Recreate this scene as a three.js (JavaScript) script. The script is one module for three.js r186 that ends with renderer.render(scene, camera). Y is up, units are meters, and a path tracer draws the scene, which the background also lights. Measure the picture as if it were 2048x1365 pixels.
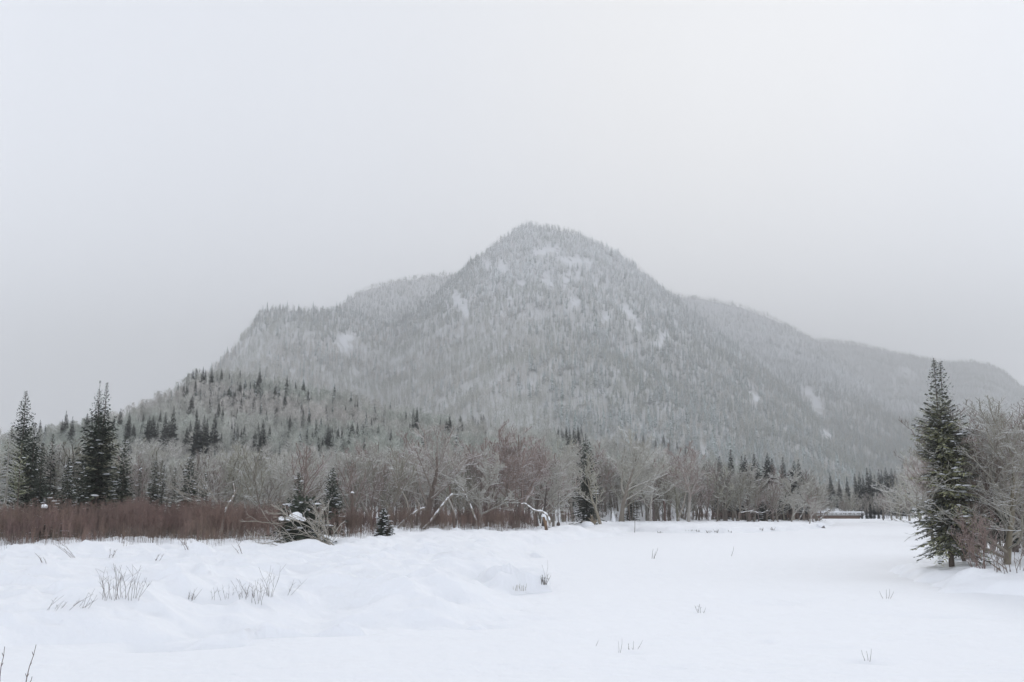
import * as THREE from 'three';
import { ImprovedNoise } from 'three/addons/math/ImprovedNoise.js';

// ---------------------------------------------------------------- camera, sky, sun, exposure, haze
const scene = new THREE.Scene();
const PW = 2048, PH = 1365, FOCAL = 1992, HORIZON = 1025, EYE = 3;
const PITCH = Math.atan((HORIZON - PH / 2) / FOCAL);
const camera = new THREE.PerspectiveCamera(2 * Math.atan(PH / 2 / FOCAL) * 180 / Math.PI, PW / PH, 0.1, 9000);
camera.position.set(0, EYE, 0);
camera.rotation.x = PITCH;
scene.add(camera);

const rayOf = (px, py) => {
  const x = (px - PW / 2) / FOCAL, y = (PH / 2 - py) / FOCAL, c = Math.cos(PITCH), s = Math.sin(PITCH);
  return new THREE.Vector3(x, y * c + s, y * s - c);
};
const SUNWARD = rayOf(1440, 90).normalize();
const perlin = new ImprovedNoise();
const noise = (x, y, z = 0) => perlin.noise(x + 31.7, y + 17.3, z + 5.1);
const fbm = (x, y, n = 4) => { let s = 0, a = 0.5; for (let i = 0; i < n; i++) { s += a * noise(x, y, i * 7.7); x *= 2.03; y *= 2.03; a *= 0.5; } return s; };
const clamp = (x, a = 0, b = 1) => Math.min(b, Math.max(a, x));
const smooth = (a, b, x) => { const t = clamp((x - a) / (b - a)); return t * t * (3 - 2 * t); };
const lerp = (a, b, t) => a + (b - a) * t;

{ // overcast sky: one even grey deck, a little brighter overhead, with the veiled sun behind it
  const w = 1024, h = 512, data = new Float32Array(w * h * 4), d = new THREE.Vector3();
  for (let j = 0; j < h; j++) for (let i = 0; i < w; i++) {
    const el = ((j + 0.5) / h - 0.5) * Math.PI, az = ((i + 0.5) / w - 0.5) * 2 * Math.PI;
    d.set(Math.cos(az) * Math.cos(el), Math.sin(el), Math.sin(az) * Math.cos(el));
    const up = Math.max(0, d.y), ang = Math.acos(clamp(d.dot(SUNWARD), -1, 1)) * 180 / Math.PI;
    const glow = Math.exp(-((ang / 15) ** 2)), wide = Math.exp(-((ang / 42) ** 2));
    const k = 0.5 + up * 1.2;
    const cloud = el > 0 ? fbm(d.x * k * 2.2 / (up + 0.5), d.z * k * 2.2 / (up + 0.5), 4) : 0;
    const L = (0.99 - 0.18 * up + 2.0 * Math.exp(-up / 0.14)) * (1 + 0.11 * glow + 0.11 * wide + 0.11 * cloud);
    const warm = clamp(glow * 0.75 + wide * 0.35);
    const o = (j * w + i) * 4;
    data[o] = L * lerp(0.936, 1.0, warm); data[o + 1] = L * lerp(0.985, 1.0, warm); data[o + 2] = L * lerp(1.105, 1.02, warm); data[o + 3] = 1;
  }
  const t = new THREE.DataTexture(data, w, h, THREE.RGBAFormat, THREE.FloatType);
  t.mapping = THREE.EquirectangularReflectionMapping; t.magFilter = THREE.LinearFilter; t.minFilter = THREE.LinearFilter; t.wrapS = THREE.RepeatWrapping; t.needsUpdate = true;
  scene.background = t; scene.environment = t;
}
const sun = new THREE.DirectionalLight(new THREE.Color(1.0, 0.97, 0.93), 1.5);
sun.position.copy(SUNWARD).multiplyScalar(400);
sun.target.position.set(0, 0, -60);
sun.position.add(sun.target.position);
sun.castShadow = true; sun.shadow.radius = 24; sun.shadow.mapSize.set(2048, 2048);
Object.assign(sun.shadow.camera, { left: -160, right: 160, top: 160, bottom: -160, near: 1, far: 900 });
scene.add(sun, sun.target);
const EXPOSURE = 0.97;
scene.fog = new THREE.FogExp2(new THREE.Color(0.99, 0.995, 0.965), 0.00039);

// ---------------------------------------------------------------- helpers
function rng(seed) {
  let s = seed * 2654435761 >>> 0;
  const f = () => { s = (s + 0x6d2b79f5) >>> 0; let t = Math.imul(s ^ (s >>> 15), 1 | s); t = (t + Math.imul(t ^ (t >>> 7), 61 | t)) ^ t; return ((t ^ (t >>> 14)) >>> 0) / 4294967296; };
  f.r = (a, b) => a + (b - a) * f();
  f.i = (a, b) => Math.floor(f.r(a, b + 1));
  return f;
}
const V = (x, y, z) => new THREE.Vector3(x, y, z);
const used = new Map();
function numbered(name) { const n = used.get(name) ?? 0; used.set(name, n + 1); return n ? `${name}_${String(n).padStart(3, '0')}` : name; }
function tag(o, label, category, group, kind) {
  if (label) o.userData.label = label;
  if (category) o.userData.category = category;
  if (group) o.userData.group = group; else delete o.userData.group;
  if (kind) o.userData.kind = kind;
  return o;
}
function thing(name, label, category, p, turn = 0, group, kind) {
  const o = new THREE.Group(); o.name = numbered(name); scene.add(o);
  o.position.copy(p); o.rotation.y = turn;
  return tag(o, label, category, group, kind);
}
class MB { // collects triangles with colours, builds one named mesh
  constructor() { this.p = []; this.c = []; this.x = []; }
  v(x, y, z, c) { this.p.push(x, y, z); this.c.push(c[0], c[1], c[2]); return this.p.length / 3 - 1; }
  tri(a, b, c, col, col2 = col, col3 = col) { const i = this.v(a.x, a.y, a.z, col); this.v(b.x, b.y, b.z, col2); this.v(c.x, c.y, c.z, col3); this.x.push(i, i + 1, i + 2); }
  kite(a, l, b, r, col, tip = col) { const i = this.v(a.x, a.y, a.z, col); this.v(l.x, l.y, l.z, col); this.v(b.x, b.y, b.z, tip); this.v(r.x, r.y, r.z, col); this.x.push(i, i + 1, i + 2, i, i + 2, i + 3); }
  tube(pts, rad, sides, colOf) {
    const n = pts.length, ref = V(0, 0, 0), t = V(0, 0, 0), a = V(0, 0, 0), b = V(0, 0, 0), start = this.p.length / 3;
    t.subVectors(pts[n - 1], pts[0]).normalize();
    ref.set(0, 1, 0); if (Math.abs(t.y) > 0.9) ref.set(1, 0, 0.1);
    for (let i = 0; i < n; i++) {
      t.subVectors(pts[Math.min(n - 1, i + 1)], pts[Math.max(0, i - 1)]).normalize();
      a.crossVectors(t, ref).normalize(); b.crossVectors(a, t).normalize();
      for (let k = 0; k < sides; k++) {
        const th = Math.PI / 2 + k * 2 * Math.PI / sides, ca = Math.cos(th), sa = Math.sin(th), r = rad[i];
        const nx = a.x * ca + b.x * sa, ny = a.y * ca + b.y * sa, nz = a.z * ca + b.z * sa, q = pts[i];
        this.v(q.x + nx * r, q.y + ny * r, q.z + nz * r, colOf(ny, t.y, i));
      }
    }
    for (let i = 0; i < n - 1; i++) for (let k = 0; k < sides; k++) {
      const k2 = (k + 1) % sides, i0 = start + i * sides + k, i1 = start + i * sides + k2, j0 = i0 + sides, j1 = i1 + sides;
      this.x.push(i0, j0, i1, i1, j0, j1);
    }
    if (sides > 3) { const c = this.v(pts[n - 1].x, pts[n - 1].y, pts[n - 1].z, colOf(1, 0, n - 1)); for (let k = 0; k < sides; k++) this.x.push(start + (n - 1) * sides + k, c, start + (n - 1) * sides + (k + 1) % sides); }
  }
  lump(p, rx, ry, rz, col, rand, rough = 0.2) { // a rounded heap
    const rows = 4, cols = 8, s = this.p.length / 3;
    for (let j = 0; j <= rows; j++) for (let k = 0; k < cols; k++) {
      const th = -0.5 + (Math.PI / 2 + 0.5) * j / rows, ph = k * 2 * Math.PI / cols, w = 1 + (rand() - 0.5) * 2 * rough * (j < rows ? 1 : 0);
      this.v(p.x + Math.cos(th) * Math.cos(ph) * rx * w, p.y + Math.sin(th) * ry * (1 + (rand() - 0.5) * rough * (j < rows ? 1 : 0)), p.z + Math.cos(th) * Math.sin(ph) * rz * w, col);
    }
    for (let j = 0; j < rows; j++) for (let k = 0; k < cols; k++) {
      const a = s + j * cols + k, b = s + j * cols + (k + 1) % cols;
      this.x.push(a, a + cols, b, b, a + cols, b + cols);
    }
  }
  geo() {
    const g = new THREE.BufferGeometry();
    g.setAttribute('position', new THREE.BufferAttribute(new Float32Array(this.p), 3));
    g.setAttribute('color', new THREE.BufferAttribute(new Float32Array(this.c), 3));
    g.setIndex(new THREE.BufferAttribute(new Uint32Array(this.x), 1));
    g.computeVertexNormals();
    return g;
  }
  build(name, m, parent) { return meshOf(name, this.geo(), m, parent); }
}
function meshOf(name, g, m, parent) {
  const o = new THREE.Mesh(g, m); o.name = parent ? name : numbered(name); o.castShadow = o.receiveShadow = true;
  (parent ?? scene).add(o);
  return o;
}
const tinted = (r, g, b, rough = 0.95) => { const m = new THREE.MeshStandardMaterial({ color: new THREE.Color().setRGB(r, g, b), roughness: rough, vertexColors: true, side: THREE.DoubleSide }); return m; };
const M = {
  plain: tinted(1, 1, 1),                 // colour comes from the vertices
  greyWood: tinted(0.98, 0.98, 0.93),
  redWood: tinted(1.0, 0.78, 0.72),
  oliveWood: tinted(0.92, 0.92, 0.80),
  foliage: tinted(1, 1, 1, 0.9),
  snow: new THREE.MeshStandardMaterial({ color: new THREE.Color().setRGB(0.795, 0.805, 0.82), roughness: 0.85 }),
};
const SNOW = [0.855, 0.865, 0.88];
const mixc = (a, b, t) => [lerp(a[0], b[0], t), lerp(a[1], b[1], t), lerp(a[2], b[2], t)];

// ---------------------------------------------------------------- terrain: one height function
const azOf = (d) => Math.atan2(d.x, -d.z);
const flatAt = (px, py, y = 0) => { const d = rayOf(px, py), t = (y - EYE) / d.y; return V(d.x * t, y, d.z * t); };
const edge = (list) => list.map(([x, y]) => { const p = flatAt(x, y); return [p.x, p.z]; });
const leftEdge = edge([[-700, 1420], [-250, 1345], [150, 1306], [280, 1292], [450, 1276], [640, 1250], [760, 1264], [900, 1262], [1020, 1246], [1105, 1222], [1050, 1205], [940, 1190], [1010, 1187], [1085, 1176], [1102, 1150], [1058, 1112], [1078, 1093], [1180, 1078], [1260, 1064], [1330, 1068], [1450, 1068], [1560, 1064], [1650, 1058], [1672, 1048], [1640, 1042]]);
const rightEdge = edge([[2700, 1240], [2300, 1212], [2048, 1194], [1900, 1186], [1768, 1168], [1790, 1147], [1870, 1130], [1850, 1095], [1860, 1070], [1835, 1054], [1730, 1046], [1700, 1043]]);
const leftLand = [...leftEdge, [60, -420], [-900, -420], [-900, 60], [-40, 30]];
const rightLand = [...rightEdge, [160, -420], [900, -420], [900, 60], [60, 40]];
function signed(poly, open, x, z) { // distance to the open edge line, positive on land
  let inside = false, best = 1e9;
  for (let i = 0, j = poly.length - 1; i < poly.length; j = i++) {
    const [ax, az] = poly[i], [bx, bz] = poly[j];
    if ((az > z) !== (bz > z) && x < (bx - ax) * (z - az) / (bz - az) + ax) inside = !inside;
  }
  for (let i = 0; i < open.length - 1; i++) {
    const [ax, az] = open[i], dx = open[i + 1][0] - ax, dz = open[i + 1][1] - az, t = clamp(((x - ax) * dx + (z - az) * dz) / (dx * dx + dz * dz));
    best = Math.min(best, (x - ax - dx * t) ** 2 + (z - az - dz * t) ** 2);
  }
  return (inside ? 1 : -1) * Math.sqrt(best);
}
// mounds of snow: place in the picture at the height of the bank, height, width across and along the view
const mounds = [[395, 1118, 0.34, 1.3, 1.1], [500, 1108, 0.3, 1.4, 1.3], [560, 1112, 0.22, 1.1, 1.0], [622, 1108, 0.5, 1.0, 0.9], [672, 1112, 0.32, 1.3, 1.0], [760, 1098, 0.5, 1.0, 0.9], [730, 1100, 0.25, 1.4, 1.2], [160, 1113, 0.2, 2.2, 1.3], [60, 1116, 0.18, 2.5, 1.4], [270, 1112, 0.25, 2, 1.2],
  [1010, 1071, 0.25, 1.6, 2], [1165, 1063, 0.6, 3.2, 3], [1240, 1060, 1.1, 2.4, 3], [1225, 1062, 0.7, 2.4, 3], [1290, 1063, 0.5, 3, 3], [1390, 1062, 0.35, 5, 4], [1470, 1062, 0.4, 4, 4], [1560, 1058, 0.5, 6, 5], [1630, 1053, 0.5, 5, 5],
  [1050, 1148, 0.22, 1.5, 1.2], [900, 1165, 0.16, 2.2, 1.4], [1835, 1150, 0.28, 1.6, 1.2], [1960, 1140, 0.25, 1.4, 1.1], [2020, 1160, 0.28, 1.2, 1.1], [1790, 1132, 0.25, 0.35, 0.5], [590, 1182, 0.18, 0.6, 0.5], [55, 1195, 0.14, 1.2, 0.8]]
  .map(([x, y, h, a, b]) => { const p = flatAt(x, y, 0.75); return [p.x, p.z, h, a, b]; });
{ // small wind lumps and clods over the drifted bank
  const R = rng(515);
  for (let i = 0; i < 90; i++) { const p = flatAt(R.r(250, 1085), R.r(1112, 1215), 0.7), s = R.r(0.16, 0.5); mounds.push([p.x, p.z, s * R.r(0.25, 0.5), s * R.r(0.8, 1.6), s]); }
  for (let i = 0; i < 30; i++) { const p = flatAt(R.r(1800, 2060), R.r(1128, 1185), 0.7), s = R.r(0.15, 0.5); mounds.push([p.x, p.z, s * R.r(0.25, 0.45), s * R.r(0.8, 1.6), s]); }
}
const pits = [[125, 1222, 0.09, 0.7, 0.25], [240, 1201, 0.10, 0.8, 0.3], [380, 1205, 0.07, 0.25, 0.2], [503, 1207, 0.09, 0.6, 0.25], [540, 1198, 0.07, 0.25, 0.2], [574, 1197, 0.07, 0.25, 0.2], [1306, 1118, 0.12, 0.35, 0.4], [1238, 1306, 0.05, 0.15, 0.15], [1264, 1301, 0.06, 0.3, 0.2], [1773, 1199, 0.08, 0.3, 0.25], [1300, 1150, 0.1, 1.2, 0.8], [1560, 1200, 0.1, 1.5, 0.6], [1620, 1290, 0.08, 0.9, 0.3], [1900, 1230, 0.12, 1.4, 0.5], [1350, 1330, 0.06, 0.7, 0.25], [560, 1258, 0.22, 2.6, 0.9], [350, 1285, 0.26, 1.6, 0.6], [440, 1262, 0.2, 1.2, 0.5], [680, 1248, 0.14, 1.3, 0.5], [930, 1248, 0.2, 1.4, 0.5], [1075, 1232, 0.14, 0.8, 0.4], [1000, 1175, 0.3, 1.3, 0.7], [890, 1225, 0.12, 0.9, 0.4], [520, 1150, 0.16, 1.2, 0.9], [640, 1165, 0.18, 1.0, 0.8], [330, 1150, 0.14, 1.2, 0.8], [90, 1180, 0.14, 1.4, 0.8], [760, 1150, 0.16, 1.6, 1.0], [283, 1280, 0.16, 0.5, 0.3], [465, 1262, 0.13, 0.4, 0.3], [615, 1250, 0.12, 0.7, 0.3], [1003, 1236, 0.12, 0.5, 0.25], [1400, 1215, 0.1, 0.35, 0.3], [1510, 1258, 0.07, 0.5, 0.3], [1535, 1280, 0.08, 0.2, 0.2], [1733, 1318, 0.10, 0.5, 0.25], [830, 1240, 0.08, 0.6, 0.3], [770, 1215, 0.08, 0.9, 0.35], [240, 1180, 0.07, 0.6, 0.4]]
  .map(([x, y, h, a, b]) => { const p = flatAt(x, y, 0.1); return [p.x, p.z, h, a, b]; });
const ledges = [[1068, 1166, 1.7], [1020, 1184, 1.2]].map(([x, y, r]) => { const p = flatAt(x, y, 0.1); return [p.x, p.z, r]; });
const ridged = (x, z) => { const a = 1 - Math.abs(noise(x, z)) * 2.2, c = 1 - Math.abs(noise(x * 2.1 + 9, z * 2.1)) * 2.2; return Math.max(0, a) ** 2 * 0.7 + Math.max(0, c) ** 2 * 0.3; };
const bumps = (list, x, z) => {
  let s = 0;
  for (const [bx, bz, h, a, b] of list) {
    const r = Math.hypot(bx, bz), ux = -bz / r, uz = bx / r, dx = x - bx, dz = z - bz;
    const across = (dx * ux + dz * uz) / a, along = (dx * bx + dz * bz) / r / b, q = across * across + along * along;
    if (q < 9) s += h * Math.exp(-q * 1.1);
  }
  return s;
};
// wind cut steps in the snow: place, half width, height, depth of the shelf behind the step
const steps = [[1028, 1172, 1.5, 0.42, 2.2], [1075, 1165, 0.5, 0.3, 1.4], [1010, 1244, 1.1, 0.22, 1.2], [930, 1252, 0.9, 0.16, 1.0], [450, 1270, 1.5, 0.24, 1.4], [600, 1252, 1.6, 0.22, 1.2], [285, 1290, 0.8, 0.18, 0.9], [1105, 1108, 1.8, 0.3, 3], [1160, 1088, 2.2, 0.3, 4], [700, 1180, 1.6, 0.14, 1.5], [840, 1205, 1.4, 0.14, 1.2], [560, 1150, 1.2, 0.16, 1.6], [330, 1160, 1.3, 0.15, 1.5], [820, 1140, 1.5, 0.15, 2]].map(([x, y, w, h, d]) => { const p = flatAt(x, y, 0.25); return [p.x, p.z, w, h, d]; });
function stepped(x, z) {
  let s = 0;
  for (const [bx, bz, w, h, d] of steps) {
    const dx = x - bx, dz = z - bz; if (dx * dx + dz * dz > (w + d) * (w + d) * 4) continue;
    const r = Math.hypot(bx, bz), ux = -bz / r, uz = bx / r, u = (dx * ux + dz * uz) / w, v = (dx * bx + dz * bz) / r + 0.55 * w * noise(u * 1.3 + bx, bz) + 0.3 * w * u * u;
    s += 1.8 * h * smooth(-0.12, 0.16, v) * (1 - smooth(d * 0.3, d, v)) * (1 - smooth(0.55, 1.15, Math.abs(u + 0.25 * noise(v * 2, bx))));
  }
  return s;
}
function valley(x, z) {
  const far = Math.hypot(x, z);
  if (far > 338) return 0.9 + 1.6 * fbm(x / 60, z / 60, 3) * smooth(330, 420, far);
  const sl = signed(leftLand, leftEdge, x, z), sr = signed(rightLand, rightEdge, x, z), rough = 0.9 * noise(x * 0.6, z * 0.6) + 1.8 * noise(x * 0.17, z * 0.17) * smooth(300, 20, far);
  let h = -0.7;
  if (sl > -4) {
    let w = lerp(1.2, 4.5, smooth(-0.35, 0.35, noise(x / 6, z / 6))) + 2.5 * smooth(40, 22, far);
    for (const [lx, lz, lr] of ledges) w = lerp(0.45, w, smooth(0.3, 1.4, Math.hypot(x - lx, z - lz) / lr));
    h = Math.max(h, -0.7 + 1.42 * smooth(-w * 0.8, w, sl + rough) + 0.12 * smooth(2, 20, sl) + (0.56 * fbm(x / 2.4, z / 2.0, 4) + 0.42 * fbm(x / 9, z / 7, 3) + 0.38 * ridged(x / 3.4, z / 2.6) - 0.16 * smooth(0.25, 0.5, noise(x / 1.1 + 50, z / 0.9)) * smooth(70, 20, far)) * smooth(0, 4, sl));
  }
  if (sr > -4) h = Math.max(h, -0.7 + 1.2 * smooth(-1.4, 1.7, sr + rough) + 0.055 * Math.max(0, sr - 2) + (0.55 * fbm(x / 2.0, z / 2.0, 4) + 0.40 * fbm(x / 7, z / 7, 3) + 0.14 * ridged(x / 2.5, z / 2.5)) * smooth(0, 4, sr));
  h += bumps(mounds, x, z) + (far < 75 ? stepped(x, z) : 0) - bumps(pits, x, z) * smooth(-0.15, 0.25, h) * 1.4;
  return far > 290 ? lerp(h, 0.9 + 1.6 * fbm(x / 60, z / 60, 3) * smooth(330, 420, far), smooth(294, 336, far)) : h;
}
const river = (x, z) => 0.02 + 0.16 * fbm(x / 7, z / 9, 3) + 0.06 * fbm(x / 2.3, z / 2.1, 3) + 0.035 * ridged(x / 5, z / 2.2) - 1.5 * bumps(pits, x, z) * (Math.hypot(x, z) < 75 ? 1 : 0.6);

// hills: skylines read off the picture as [x, y, distance of the crest, distance of the foot]
const hill = (trees, list) => ({ trees, k: list.map(([x, y, R, R0]) => { const d = rayOf(x, y), f = Math.hypot(d.x, d.z); return [azOf(d), d.y / f, R, R0]; }) });
const hills = [
  hill(5.94, [[-400, 905, 409, 210], [0, 868, 396, 203], [100, 858, 389, 203], [190, 838, 396, 203], [260, 815, 409, 203], [330, 785, 429, 203], [395, 745, 455, 203], [450, 742, 462, 203], [520, 752, 455, 203], [600, 768, 449, 203], [700, 790, 429, 203], [800, 818, 409, 203], [900, 838, 389, 210], [1000, 855, 370, 217], [1160, 872, 343, 224], [1300, 897, 330, 231], [1450, 932, 380, 300], [1600, 962, 440, 385], [1750, 985, 490, 415], [2100, 1005, 520, 440]]),
  hill(16, [[300, 960, 2000, 896], [420, 900, 2080, 896], [560, 800, 2240, 896], [640, 735, 2320, 896], [720, 680, 2368, 896], [800, 632, 2432, 896], [860, 588, 2496, 896], [912, 540, 2560, 880], [940, 515, 2592, 864], [970, 494, 2624, 848], [1000, 472, 2640, 832], [1030, 449, 2656, 832], [1060, 439, 2656, 832], [1100, 445, 2640, 832], [1140, 453, 2624, 832], [1180, 469, 2608, 832], [1220, 488, 2592, 848], [1260, 513, 2576, 864], [1300, 546, 2560, 864], [1340, 579, 2560, 880], [1420, 640, 2528, 896], [1500, 705, 2464, 896], [1580, 775, 2368, 896], [1660, 850, 2240, 896], [1740, 925, 2080, 896], [1850, 1000, 1920, 960]]),
  hill(17.6, [[560, 690, 3514, 1700], [640, 625, 3514, 1700], [680, 602, 3514, 1700], [700, 585, 3514, 1700], [740, 566, 3553, 1700], [790, 554, 3572, 1700], [840, 544, 3611, 1700], [880, 541, 3631, 1700], [930, 540, 3709, 1700], [1040, 560, 3709, 1700], [1200, 640, 3709, 1700]]),
  hill(16, [[250, 850, 1840, 992], [330, 800, 1920, 992], [395, 750, 2000, 960], [430, 722, 2048, 960], [460, 694, 2080, 960], [490, 655, 2128, 960], [520, 616, 2160, 960], [545, 605, 2176, 960], [600, 609, 2208, 960], [650, 611, 2240, 960], [690, 606, 2288, 992], [780, 640, 2320, 1024], [900, 720, 2320, 1024]]),
  hill(14.4, [[1160, 600, 3680, 1920], [1260, 570, 3680, 1920], [1330, 580, 3680, 1920], [1400, 590, 3712, 1920], [1480, 604, 3728, 1840], [1540, 627, 3728, 1760], [1600, 657, 3712, 1680], [1640, 680, 3680, 1600], [1720, 740, 3600, 1440], [1800, 815, 3440, 1360], [1880, 900, 3200, 1280], [1980, 980, 3040, 1280]]),
  hill(14.4, [[1500, 700, 4800, 2240], [1640, 675, 4800, 2080], [1710, 681, 4800, 1920], [1760, 693, 4800, 1920], [1830, 708, 4768, 1760], [1890, 719, 4736, 1760], [1950, 718, 4720, 1680], [1990, 728, 4704, 1680], [2015, 743, 4688, 1680], [2040, 765, 4640, 1680], [2100, 810, 4560, 1600], [2250, 900, 4480, 1600]]),
];
function knot(k, az) {
  if (az <= k[0][0]) return [k[0], k[0], 0];
  for (let i = 1; i < k.length; i++) if (az <= k[i][0]) return [k[i - 1], k[i], (az - k[i - 1][0]) / (k[i][0] - k[i - 1][0])];
  return [k[k.length - 1], k[k.length - 1], 0];
}
function hillHeight(x, z) {
  const az = Math.atan2(x, -z), r = Math.hypot(x, z);
  if (Math.abs(az) > 1.4) return 0;
  let out = 0;
  for (const L of hills) {
    const [a, b, t] = knot(L.k, az), R = lerp(a[2], b[2], t), R0 = lerp(a[3], b[3], t);
    if (r < R0) continue;
    const lo = L.k[0][0], hi = L.k[L.k.length - 1][0], fade = smooth(lo - 0.22, lo, az) * (1 - smooth(hi, hi + 0.22, az));
    const top = (EYE + R * lerp(a[1], b[1], t) - L.trees) * fade;
    const s = (r - R0) / (R - R0);
    let p = s < 1 ? s * (0.80 + 0.20 * s) : Math.max(0.2, 1 - (r - R) / R * 1.1 - 0.3 * smooth(0, 0.06, (r - R) / R));
    const inner = s < 1 ? clamp(4 * s * (1 - s)) : 0;
    out = Math.max(out, top * p + inner * Math.min(1, top / 250) * (36 * fbm(x / 420 + 3, z / 420, 3) + 11 * fbm(x / 90, z / 90, 2)));
  }
  return out;
}
const height = (x, z) => { const r2 = x * x + z * z; return r2 < 38000 ? valley(x, z) : valley(x, z) + hillHeight(x, z); };
function hitHill(px, py, from = 60) { // where the sight line through a picture point meets the land
  const d = rayOf(px, py), f = Math.hypot(d.x, d.z);
  for (let r = from; r < 5600; r *= 1.003) { const x = d.x / f * r, z = d.z / f * r, y = EYE + d.y / f * r; if (height(x, z) >= y) return V(x, height(x, z), z); }
  return null;
}

// sheets in rings round the viewer
const turns = []; { for (let a = -180; a < -36; a += 6) turns.push(a); for (let a = -36; a < 36; a += 0.15) turns.push(a); for (let a = 36; a <= 180.01; a += 6) turns.push(a); }
const ringsTo = (a, b, k) => { const o = [a]; while (o[o.length - 1] * k < b) o.push(o[o.length - 1] * k); o.push(b); return o; };
function sheet(name, rings, heightAt, material, angles = turns, uvScale = 1) {
  const p = [], uv = [], x = [], n = angles.length;
  for (const r of rings) for (const a of angles) { const t = a * Math.PI / 180, X = Math.sin(t) * r, Z = -Math.cos(t) * r; p.push(X, heightAt(X, Z), Z); uv.push(X * uvScale, Z * uvScale); }
  for (let j = 0; j < rings.length - 1; j++) for (let i = 0; i < n - 1; i++) { const q = j * n + i; x.push(q, q + 1, q + n, q + 1, q + n + 1, q + n); }
  const g = new THREE.BufferGeometry();
  g.setAttribute('position', new THREE.BufferAttribute(new Float32Array(p), 3)); g.setAttribute('uv', new THREE.BufferAttribute(new Float32Array(uv), 2));
  g.setIndex(new THREE.BufferAttribute(new Uint32Array(x), 1)); g.computeVertexNormals();
  return meshOf(name, g, material);
}
function noiseTexture(size, f) {
  const d = new Uint8Array(size * size * 4);
  for (let j = 0; j < size; j++) for (let i = 0; i < size; i++) { const c = f(i / size, j / size), o = (j * size + i) * 4; for (let k = 0; k < 3; k++) d[o + k] = clamp(c) * 255; d[o + 3] = 255; }
  const t = new THREE.DataTexture(d, size, size); t.wrapS = t.wrapT = THREE.RepeatWrapping; t.magFilter = THREE.LinearFilter; t.needsUpdate = true;
  return t;
}
const wrapped = (u, v, f, n) => { // noise that repeats without a seam
  let s = 0, a = 0.5;
  for (let i = 0; i < n; i++) { const U = u * f, Vv = v * f, e = (x, y) => noise(x, y, i * 9.1); s += a * ((1 - u) * (1 - v) * e(U, Vv) + u * (1 - v) * e(U - f, Vv) + (1 - u) * v * e(U, Vv - f) + u * v * e(U - f, Vv - f)); f *= 2; a *= 0.5; }
  return s;
};
const snowBump = noiseTexture(512, (u, v) => 0.5 + 0.9 * wrapped(u, v, 8, 6));
const snowGround = M.snow.clone(); snowGround.bumpMap = snowBump; snowGround.bumpScale = 0.10;
const landRings = [...ringsTo(3, 12, 1.014), ...ringsTo(12, 72, 1.006).slice(1), ...ringsTo(72, 200, 1.013).slice(1)];
const hillRings = [...ringsTo(200, 900, 1.013), ...ringsTo(900, 2750, 1.007).slice(1), ...ringsTo(2750, 5150, 1.012).slice(1)];
const ground = sheet('snow_ground', landRings, height, snowGround, turns, 1 / 5);
tag(ground, 'snow covered river banks and valley floor with soft drifts and mounds', 'snow ground', null, 'structure');
const ice = sheet('frozen_river', [...ringsTo(3, 60, 1.009), ...ringsTo(60, 380, 1.03).slice(1)], river, snowGround, turns.filter((a) => Math.abs(a) <= 60), 1 / 5);
tag(ice, 'wide frozen river under smooth unbroken snow winding to the bridge', 'frozen river', null, 'structure');
const floorMat = new THREE.MeshStandardMaterial({ color: 0xffffff, roughness: 0.95, vertexColors: true });
const hillMesh = sheet('mountain', hillRings, height, floorMat, turns.filter((a) => Math.abs(a) <= 42));
tag(hillMesh, 'forested mountain with pointed summit, side ridges and snowy cliff patches', 'mountain', null, 'structure');

// open cliffs and slides: [x, y, half width, half height, lean] in the picture, turned into patches of the hillside
const cliffs = [[1098, 500, 26, 7, -0.3], [1142, 521, 20, 8, 0.4], [1080, 507, 10, 4, 0], [1006, 535, 9, 9, 0.5], [1096, 564, 8, 14, 0.55], [1133, 560, 7, 16, -0.35], [1150, 605, 8, 10, 0.2], [1262, 630, 7, 15, 0.6], [1276, 655, 5, 9, 0.4], [1252, 612, 8, 3, 0.3], [1326, 678, 6, 14, -0.5], [1318, 690, 6, 6, 0.5], [692, 682, 14, 17, -0.3], [1022, 600, 4, 7, 0.4], [1510, 793, 8, 9, 0.5], [1618, 786, 10, 13, 0.4], [1634, 806, 10, 17, 0.3], [1812, 742, 10, 8, 0.6], [1828, 752, 5, 5, 0], [1045, 568, 8, 4, 0.2], [1175, 525, 7, 5, 0.4], [1212, 636, 6, 5, 0.4], [1655, 870, 12, 9, 0.5], [975, 530, 5, 6, 0.4], [1190, 570, 5, 4, 0], [915, 600, 10, 12, 0.3], [930, 622, 8, 10, 0.3], [1156, 552, 4, 12, -0.2], [1790, 760, 4, 5, 0]]
  .map(([x, y, a, b, k]) => { const p = hitHill(x, y, 800); return p && { x, y, a: a * 0.85 + 0.6, b: b * 0.85 + 0.6, k }; }).filter(Boolean);
const project = (x, y, z) => { const c = Math.cos(PITCH), s = Math.sin(PITCH), Y = y - EYE, yy = Y * c + z * s, zz = -Y * s + z * c; return [PW / 2 - x / zz * FOCAL, PH / 2 + yy / zz * FOCAL]; };
function openness(x, z, px, py) { // 1 in the middle of a cliff patch
  let o = 0;
  for (const c of cliffs) {
    const dy = (py - c.y) / c.b, dx = (px - c.x - c.k * (py - c.y)) / c.a;
    if (Math.abs(dy) < 2 && Math.abs(dx) < 2) o = Math.max(o, 1.1 - Math.hypot(dx, dy) + 1.3 * noise(px / 5, py / 8, 3) + 0.9 * noise(px / 2.2, py / 3.5, 8));
  }
  return o;
}
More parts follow.
